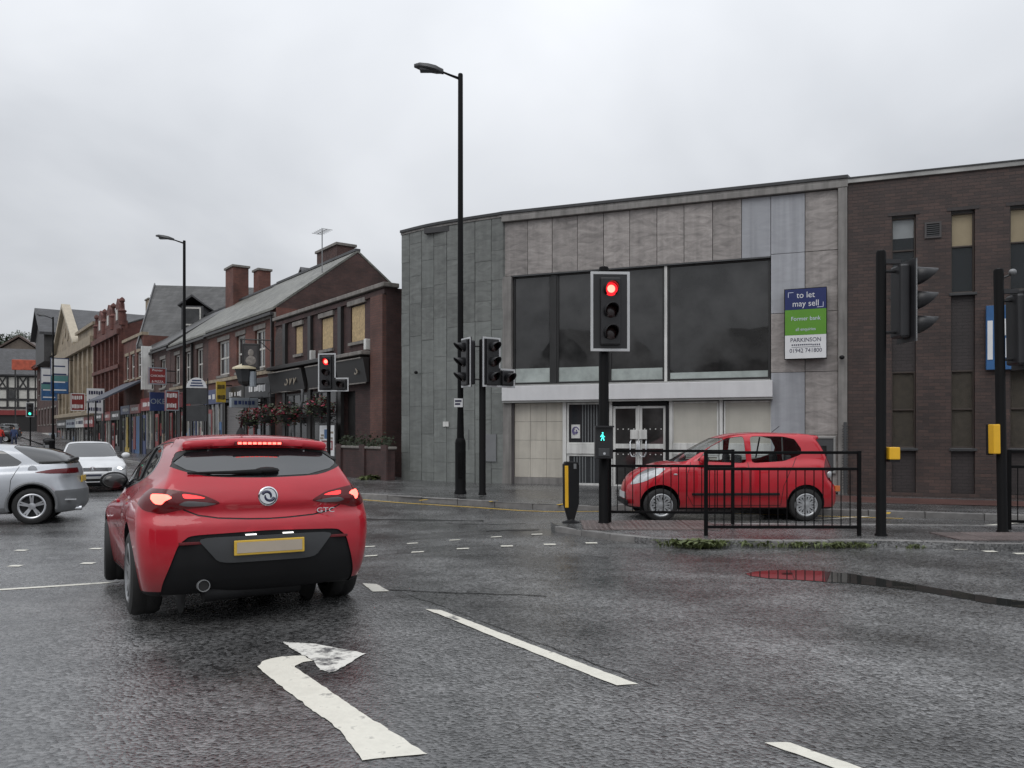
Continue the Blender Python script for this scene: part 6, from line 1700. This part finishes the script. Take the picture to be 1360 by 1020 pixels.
    MB().lathe([(.18,0),(.19,.02),(.17,.03)], 20, 'x', (2.2,-.34,.98)).build("steering_wheel", interior_m, root)
    seats(root, (.85,1.72), .34, .92, 1.12)
    bx("cabin_floor", root, interior_m, .3, 2.8, -.66, .66, .3, .72)
    sh.finish("body", paint, root, .235)
    return root
sm = small_hatch()
place_car(sm, 5.64, 14.35, 181.5, 0, 0, 0)
# ---- silver five-door hatchback crossing on the left
def silver_hatch():
    sp = dict(tab=dict(
        plan=[(-.1,.80),(0,.81),(.3,.86),(.8,.885),(2,.882),(3.3,.882),(3.8,.84),(4.1,.72),(4.3,.55)],
        sect=[(.1,.90),(.2,.93),(.35,.965),(.5,.985),(.66,1.0),(.8,.99),(.92,.955),(1.05,.87)],
        deck=[(-.1,1.06),(0,1.065),(.4,1.08),(1.0,1.06),(2,1.0),(2.8,.97),(3.3,.90),(3.8,.78),(4.1,.64),(4.3,.5)],
        rear=[(.1,.16),(.22,.07),(.35,.0),(.55,.0),(.66,.04),(.8,.09),(.95,.12),(1.08,.20),(1.2,.35)],
        front=[(.1,4.1),(.3,4.22),(.5,4.25),(.7,4.12),(.85,3.8)],
        gplan=[(0,.68),(.4,.72),(1.0,.75),(2.0,.765),(2.8,.74),(3.3,.68)],
        roof=[(-.1,1.10),(.1,1.165),(.35,1.265),(.7,1.365),(1.2,1.435),(1.7,1.455),(2.1,1.425),(2.5,1.33),(2.9,1.18),(3.4,.96)],
        hatch=[(.8,.08),(1.0,.13),(1.1,.17),(1.2,.25),(1.3,.4)],
        screen=[(.8,3.6),(1.0,3.3),(1.2,2.85),(1.4,2.35),(1.5,2.1)]),
        par=dict(hw=.86, rear_c=.34, rear_p=2.2, front_c=.45, bottom=.19, tumble=.36, tumble2=.3, belt=1.0, roof_c=.07, hatch_c=.2, screen_c=.25, kd=.12, kr=.14, kf=.14, kg=.13, kh=.06, kj=.05))
    F = car_field(sp)
    root = thing("hatchback_car", "silver hatchback cut by the picture edge with sloping rear glass", "car")
    root["label"] = "silver hatchback with sloping rear glass crossing ahead of the white saloon"
    sh = Shell(F, (-.1,-1.0,.1), (4.4,1.0,1.52), .032)
    paint = car_paint("silver car paint", (.46,.48,.51), .35, .3)
    for ax_ in (.80, 3.43): sh.arch(ax_, .345, .375, root, black_matt, .5)
    clad = pm("grey lower cladding", (.14,.145,.15), .45, var=.1)
    for sg in (1,-1):
        sf = lambda c, n_: c.y*sg > .3 and n_.y*sg > .25
        P = rounded([(3.1,1.0),(2.6,1.2),(2.1,1.345),(1.7,1.375),(1.3,1.33),(.98,1.12),(1.05,1.05),(2,1.02)], 3, .16)
        sh.extract(sh.cut(P, 'side', sf), "side_window", [cglass, seal], root, -.008)
        sh.gap([(1.02,1.04),(1.13,.8),(1.15,.55),(1.2,.42)], 'side', sf, .010, root, seal); sh.gap([(1.95,1.0),(1.95,.5),(1.98,.3)], 'side', sf, .010, root, seal); sh.gap([(2.95,1.0),(3.0,.5),(2.9,.3)], 'side', sf, .010, root, seal)
        tl = rounded([(.78,.935),(.5,.985),(.26,1.0),(.10,1.0),(.10,.90),(.35,.905),(.55,.91)], 3, .25)
        sh.extract(sh.cut(tl, 'side', lambda c, n_: c.y*sg > .30 and c.x < .9), "tail_light", [red_lens, seal], root, .004)
        cp = [(-.1,.1),(.43,.1),(.45,.5),(.43,.60),(-.1,.60)]
        sh.extract(sh.cut(cp, 'side', lambda c, n_: c.y*sg > .0 and c.x < .6), "lower_bumper", [clad, seal], root, .004)
        ck = [(1.18,.1),(3.05,.1),(3.05,.30),(1.18,.30)]
        sh.extract(sh.cut(ck, 'side', sf), "sill_cladding", [clad, seal], root, .004)
        MB().tube([(.80+.40*math.cos(a), sg*.868, .345+.40*math.sin(a)) for a in np.linspace(-.25, math.pi+.2, 20)], .03, 6).build("arch_trim", clad, root, smooth=60)
        bx("chrome_strip", root, chrome, .10, .42, min(sg*.70,sg*.78), max(sg*.70,sg*.78), .415, .44)
        fuel = MB().lathe([(.075,.0),(.075,.008),(.001,.012)], 20, 'y', (.80,0,.985)).build("fuel_cap", paint, root, smooth=30); fuel.location.y = .805 if sg > 0 else 0
        if sg < 0: bpy.data.objects.remove(fuel)
        mirror_part(root, 2.9, .82, 1.03, paint, sg)
        bx("door_handle", root, chrome, 2.05, 2.25, min(sg*.875,sg*.9), max(sg*.875,sg*.9), .85, .88, .01)
        for ax_ in (.80, 3.43): wheel(root, ax_, sg*.775, .325, .325, .215, .225, 'five', alloy)
        P = rounded([(3.5,.82),(3.9,.72),(4.15,.62),(4.1,.56),(3.8,.62)], 3, .2)
        sh.extract(sh.cut(P, 'side', lambda c, n_: c.y*sg > .4), "headlight", [clear_lens, seal], root, .003)
    rg = [(1.14,1.6),(1.14,1.385),(1.08,1.345),(.74,1.10),(.66,1.08),(.04,1.08),(.0,1.6)]
    sh.extract(sh.cut(rg, 'side', lambda c, n_: c.x < 1.3 and c.z > 1.0), "rear_window", [cglass, seal], root, -.005)
    # spoiler bar wraps round the tail across the split rear glass
    path = []
    for y in np.linspace(-.62, .62, 25):
        z = 1.165-.05*(abs(y)/.62)**3; path.append((surf_x(F, y, z)-.02, y, z))
    for sg in (-1, 1):
        ext = [(path[0 if sg < 0 else -1][0]+d, sg*(.64+.05*min(1,d/.3)), 1.115-.03*d) for d in (.12,.28,.45)]
        path = ext[::-1]+path if sg < 0 else path+ext
    MB().tube(path, .026, 8).build("spoiler_bar", seal, root, smooth=60)
    xr = surf_x(F, 0, .78)-.006
    pl = bx("number_plate", root, plate_y, xr-.012, xr+.01, -.26, .26, .72, .835)
    MB().lathe([(.04,0),(.045,0),(.045,.14),(.04,.14)], 14, 'x', (.05,.45,.24), closed=True).build("exhaust_tip", chrome, root)
    seats(root, (1.2,2.2), .36, .98, 1.18)
    sh.finish("body", paint, root, .235)
    return root
cv = silver_hatch()
place_car(cv, -8.25, 15.55, 180+21, 0, 0, None)
# ---- white saloon coming towards us
def white_saloon():
    sp = dict(tab=dict(
        plan=[(-.1,.78),(0,.8),(.5,.88),(1.0,.912),(2.5,.912),(3.9,.912),(4.4,.88),(4.65,.82),(4.8,.72)],
        sect=[(.1,.90),(.2,.93),(.35,.965),(.5,.985),(.66,1.0),(.8,.99),(.92,.955),(1.05,.87)],
        deck=[(-.1,1.0),(0,1.02),(.6,1.07),(1.4,1.0),(2.6,.97),(3.4,.965),(3.9,.90),(4.4,.79),(4.65,.69),(4.8,.6)],
        rear=[(.1,.16),(.3,.02),(.5,.0),(.8,.05),(1.0,.1),(1.2,.3)],
        front=[(.1,4.62),(.2,4.72),(.32,4.79),(.5,4.80),(.62,4.77),(.7,4.70),(.8,4.5),(.9,4.2)],
        gplan=[(.4,.66),(1.2,.74),(2.2,.765),(3.0,.74),(3.6,.70)],
        roof=[(.2,1.05),(.6,1.15),(1.2,1.33),(1.9,1.415),(2.3,1.42),(2.7,1.375),(3.1,1.24),(3.5,1.06),(3.9,.86)],
        hatch=[(.8,.4),(1.0,.5),(1.2,.8),(1.4,1.2)],
        screen=[(.8,3.95),(1.0,3.6),(1.2,3.17),(1.4,2.65),(1.5,2.4)]),
        par=dict(hw=.88, rear_c=.25, front_c=.30, bottom=.18, tumble=.42, tumble2=.3, belt=.97, roof_c=.07, hatch_c=.15, screen_c=.25, kd=.12, kr=.12, kf=.12, kg=.12, kh=.08, kj=.06))
    F = car_field(sp)
    root = thing("saloon_car", "white saloon car driving towards us with its headlamp lit", "car")
    sh = Shell(F, (-.1,-1.0,.1), (4.9,1.0,1.5), .036)
    paint = car_paint("white car paint", (.62,.63,.64), .0, .3)
    for ax_ in (.95, 3.86): sh.arch(ax_, .34, .37, root, black_matt, .5)
    ff = lambda c, n_: c.x > 3.3 and n_.x > .15
    ws = rounded([(-.70,.985),(-.35,.975),(.35,.975),(.70,.985),(.54,1.345),(.3,1.375),(-.3,1.375),(-.54,1.345)], 3, .15)
    sh.extract(sh.cut(ws, 'end', lambda c, n_: c.x > 2.2 and n_.x > .12 and c.z > .95), "windscreen", [cglass, seal], root, -.006)
    gr = rounded([(-.48,.60),(.48,.60),(.50,.70),(-.50,.70)], 2, .1)
    go = sh.extract(sh.cut(gr, 'end', ff), "grille", [pm("dark grille", (.05,.052,.055), .4, var=.1), seal], root, -.004)
    for k in range(3): bx("grille_bar", go, alloy, surf_xf(F,0,.62+k*.03)-.03, surf_xf(F,0,.62+k*.03)+.002, -.40, .40, .618+k*.03, .624+k*.03)
    lg = rounded([(-.66,.23),(.66,.23),(.74,.40),(-.74,.40)], 3, .15)
    lo_ = sh.extract(sh.cut(lg, 'end', ff), "lower_grille", [black_matt, seal], root, -.01)
    bx("bumper_bar", lo_, paint, surf_xf(F,0,.31)-.06, surf_xf(F,0,.31)+.004, -.60, .60, .295, .325, .01)
    for sg in (1,-1):
        P = rounded([(sg*.52,.60),(sg*.80,.615),(sg*.88,.66),(sg*.86,.74),(sg*.70,.725),(sg*.53,.695)], 3, .2)
        if sg < 0: P = P[::-1]
        o = sh.extract(sh.cut(P, 'end', lambda c, n_: c.x > 3.8 and c.y*sg > .3), "headlight", [clear_lens, seal], root, .002)
        xh = surf_xf(F, sg*.70, .665)
        MB().sphere((xh+.0, sg*.68, .665), (.03,.075,.04)).build("lit_lamp", lit_head if sg > 0 else clear_lens, o, smooth=60)
        sf = lambda c, n_: c.y*sg > .3 and n_.y*sg > .25
        P = rounded([(3.2,1.0),(2.7,1.22),(2.2,1.33),(1.7,1.32),(1.0,1.12),(1.1,1.05),(2,1.0)], 3, .16)
        sh.extract(sh.cut(P, 'side', sf), "side_window", [cglass, seal], root, -.008)
        mirror_part(root, 3.0, .86, 1.0, paint, sg)
        for ax_ in (.95, 3.86): wheel(root, ax_, sg*.79, .33, .33, .225, .225, 'five', alloy)
        bx("fog_lamp", root, clear_lens, surf_xf(F,sg*.72,.44)-.03, surf_xf(F,sg*.72,.44)+.004, min(sg*.62,sg*.80), max(sg*.62,sg*.80), .43, .46)
    xf = surf_xf(F, 0, .65)
    bd = MB().lathe([(.075,.02),(.075,.0),(.062,-.004),(.062,.02)], 24, 'x', (xf,0,.655), closed=True).build("badge", chrome, root)
    mb_ = MB()
    for a, b in (((-.045,.69),(-.02,.62)),((-.02,.62),(0,.655)),((0,.655),(.02,.62)),((.02,.62),(.045,.69)),((-.02,.705),(0,.665)),((0,.665),(.02,.705))): mb_.tube([(xf+.012,a[0],a[1]),(xf+.012,b[0],b[1])], .006, 4)
    mb_.build("badge_emblem", chrome, bd)
    xp = surf_xf(F, 0, .49); bx("number_plate", root, plate_w, xp, xp+.015, -.26, .26, .44, .55); bx("plate_print", root, pm("dark plate print", (.03,.035,.06), .5), xp+.0155, xp+.018, -.22, .22, .465, .525)
    seats(root, (1.4,2.5), .38, .95, 1.15)
    sh.finish("body", paint, root, .235)
    return root
vw = white_saloon()
fx, fy = .50, -.866
place_car(vw, -11.6-fx*4.8, 22.1-fy*4.8, math.degrees(math.atan2(fy, fx)), 0, 0, -.17)
# ---- dark hatchback far up the street, shares the small hatch's mesh data in other colours
dkp = car_paint("black car paint", (.012,.012,.014), .1, .25); gyp = car_paint("grey car paint", (.10,.105,.11), .2, .25)
def far_car(x, y, hd, mat, label):
    c = copy_tree(sm); c["label"] = label; c.name = "parked_car"; c.location = (x, y, gz(x, y)+.02); c.rotation_euler = (0, 0, R(hd))
    for ch in c.children_recursive:
        if ch.name.startswith(("body","door_handle","door_mirror")) and ch.data:
            for s_ in ch.material_slots:
                s_.link = 'OBJECT'; s_.material = mat
    return c
far_car(-47.2, 76.0, 200, dkp, "black hatchback far up the street by the half timbered building")
far_car(-51.5, 84.0, 215, gyp, "grey hatchback farthest up the street behind the black one")

# ------------------------------------------------------------------ pedestrians far up the street
def person(label, x, y, heading, top, legs, stride):
    me = bpy.data.meshes.new("person")
    J = {'pel':(0,0,.95,.15,.11),'wa':(0,0,1.10,.15,.10),'ch':(0,.01,1.32,.18,.12),'nk':(0,.01,1.50,.07,.07),'hd0':(0,.02,1.58,.085,.09),'hd1':(0,.02,1.72,.08,.09)}
    E_ = [('pel','wa'),('wa','ch'),('ch','nk'),('nk','hd0'),('hd0','hd1')]
    for s_, n_ in ((1,'l'),(-1,'r')):
        st = stride*s_
        J.update({'hip'+n_:(.10*s_,0,.90,.095,.10),'kn'+n_:(.11*s_,st*.5+.03,.50,.07,.07),'an'+n_:(.11*s_,st,.09,.05,.05),'to'+n_:(.12*s_,st+.17,.04,.045,.035),
                  'sh'+n_:(.19*s_,.01,1.42,.075,.075),'el'+n_:(.25*s_,-st*.3,1.13,.055,.055),'wr'+n_:(.25*s_,-st*.5+.12,.90,.04,.04),'ha'+n_:(.25*s_,-st*.5+.16,.82,.04,.03)})
        E_ += [('pel','hip'+n_),('hip'+n_,'kn'+n_),('kn'+n_,'an'+n_),('an'+n_,'to'+n_),('ch','sh'+n_),('sh'+n_,'el'+n_),('el'+n_,'wr'+n_),('wr'+n_,'ha'+n_)]
    keys = list(J); me.from_pydata([J[k][:3] for k in keys], [(keys.index(a), keys.index(b)) for a, b in E_], [])
    o = bpy.data.objects.new("person", me); COL.objects.link(o)
    sk = o.modifiers.new("skin", 'SKIN')
    for i, k in enumerate(keys): me.skin_vertices[0].data[i].radius = J[k][3:5]
    me.skin_vertices[0].data[0].use_root = True
    o.modifiers.new("sub", 'SUBSURF').levels = 2; o.modifiers["sub"].render_levels = 2
    m, n, l, p = newmat("clothes of "+label[:18]); t = n.new("ShaderNodeTexCoord"); s2 = n.new("ShaderNodeSeparateXYZ"); l.new(t.outputs["Object"], s2.inputs[0])
    mr = n.new("ShaderNodeMapRange"); mr.inputs[2].default_value = 2.0; l.new(s2.outputs[2], mr.inputs[0])
    cr_ = n.new("ShaderNodeValToRGB"); cr_.color_ramp.interpolation = 'CONSTANT'; e = cr_.color_ramp.elements
    e[0].position = 0; e[0].color = (.02,.02,.02,1); e[1].position = .06; e[1].color = cl(legs)
    for pos, c in ((.475,top),(.755,(.32,.20,.15)),(.83,(.05,.035,.025))): q = e.new(pos); q.color = cl(c)
    l.new(mr.outputs[0], cr_.inputs[0]); l.new(cr_.outputs[0], p.inputs["Base Color"]); p.inputs["Roughness"].default_value = .8
    o.data.materials.append(m)
    o.location = (x, y, gz(x, y)+.02); o.rotation_euler = (0, 0, R(heading))
    return tag(o, label, "person")
person("person in a dark blue coat walking up the street pavement", -40.2, 64.5, 20, (.03,.05,.12), (.04,.05,.09), .22)
person("person in a bright red jacket walking beside the dark blue coat", -41.0, 64.0, 10, (.45,.03,.02), (.05,.05,.07), -.18)

# ------------------------------------------------------------------ trees on the hill behind the street
bark = pm("tree bark", (.05,.04,.03), .9, var=.3)
leaf_a = pm("dark green leaves", (.032,.048,.022), .6, var=.5, scale=.8)
def tree(label, x, y, z, H, rw):
    o = thing("tree", label, "tree", (x, y, z), random.uniform(0,360), "trees on the hill behind the street")
    t = MB().tube([(0,0,-1),(0,.1,H*.3),(.2,0,H*.6)], [.45,.35,.15], 8)
    mb_ = MB()
    for k in range(16):
        a = random.uniform(0,6.3); zz = H*random.uniform(.4,.9); rr_ = rw*random.uniform(.2,.8)*(1.1-abs(zz/H-.6))
        c = Vector((math.cos(a)*rr_, math.sin(a)*rr_, zz)); t.tube([(0,.05,H*.35),tuple(c*.6+Vector((0,0,H*.2))),tuple(c)], [.14,.09,.03], 5)
        for i in range(260):
            d = Vector((random.gauss(0,1),random.gauss(0,1),random.gauss(0,.75))).normalized()*rw*.42*random.uniform(.35,1)**.5
            q = c+d; s_ = random.uniform(.12,.30); e1 = Vector((random.gauss(0,1),random.gauss(0,1),random.gauss(0,1))).normalized()*s_; e2 = e1.orthogonal().normalized()*s_*.7
            mb_.add([q-e1,q-e2,q+e1,q+e2], [(0,1,2,3)])
    t.build("trunk", bark, o, smooth=60); mb_.build("crown", leaf_a, o, recalc=False)
for i, (px, d, top) in enumerate(((2,185,452),(16,190,446),(24,195,441),(34,188,447),(44,192,452))):
    X = (px-680)/1061*d; zt = 1.5+(575-top)/1061*d
    tree(("dark tree at the left of the hilltop clump","broad dark tree crowning the hilltop clump","tallest dark tree of the hilltop clump","dark tree right of the tallest hilltop tree","dark hilltop tree nearest the jettied building")[i], X, d, zt-13, 13, 4.2)
hill = MB(); n = 24
V = []
for i in range(n+1):
    for j in range(9):
        x = -190+120*i/n; y = 160+90*j/8; V.append((x, y, 1.0+11.5*S(160,215,y)*S(-68,-100,x)+random.uniform(-.2,.2)))
hill.add(V, [(i*9+j, (i+1)*9+j, (i+1)*9+j+1, i*9+j+1) for i in range(n) for j in range(8)])
tag(hill.build("hill", pm("rough hillside grass", (.05,.06,.03), .9, var=.4, scale=.2), recalc=False, smooth=180), kind="structure")
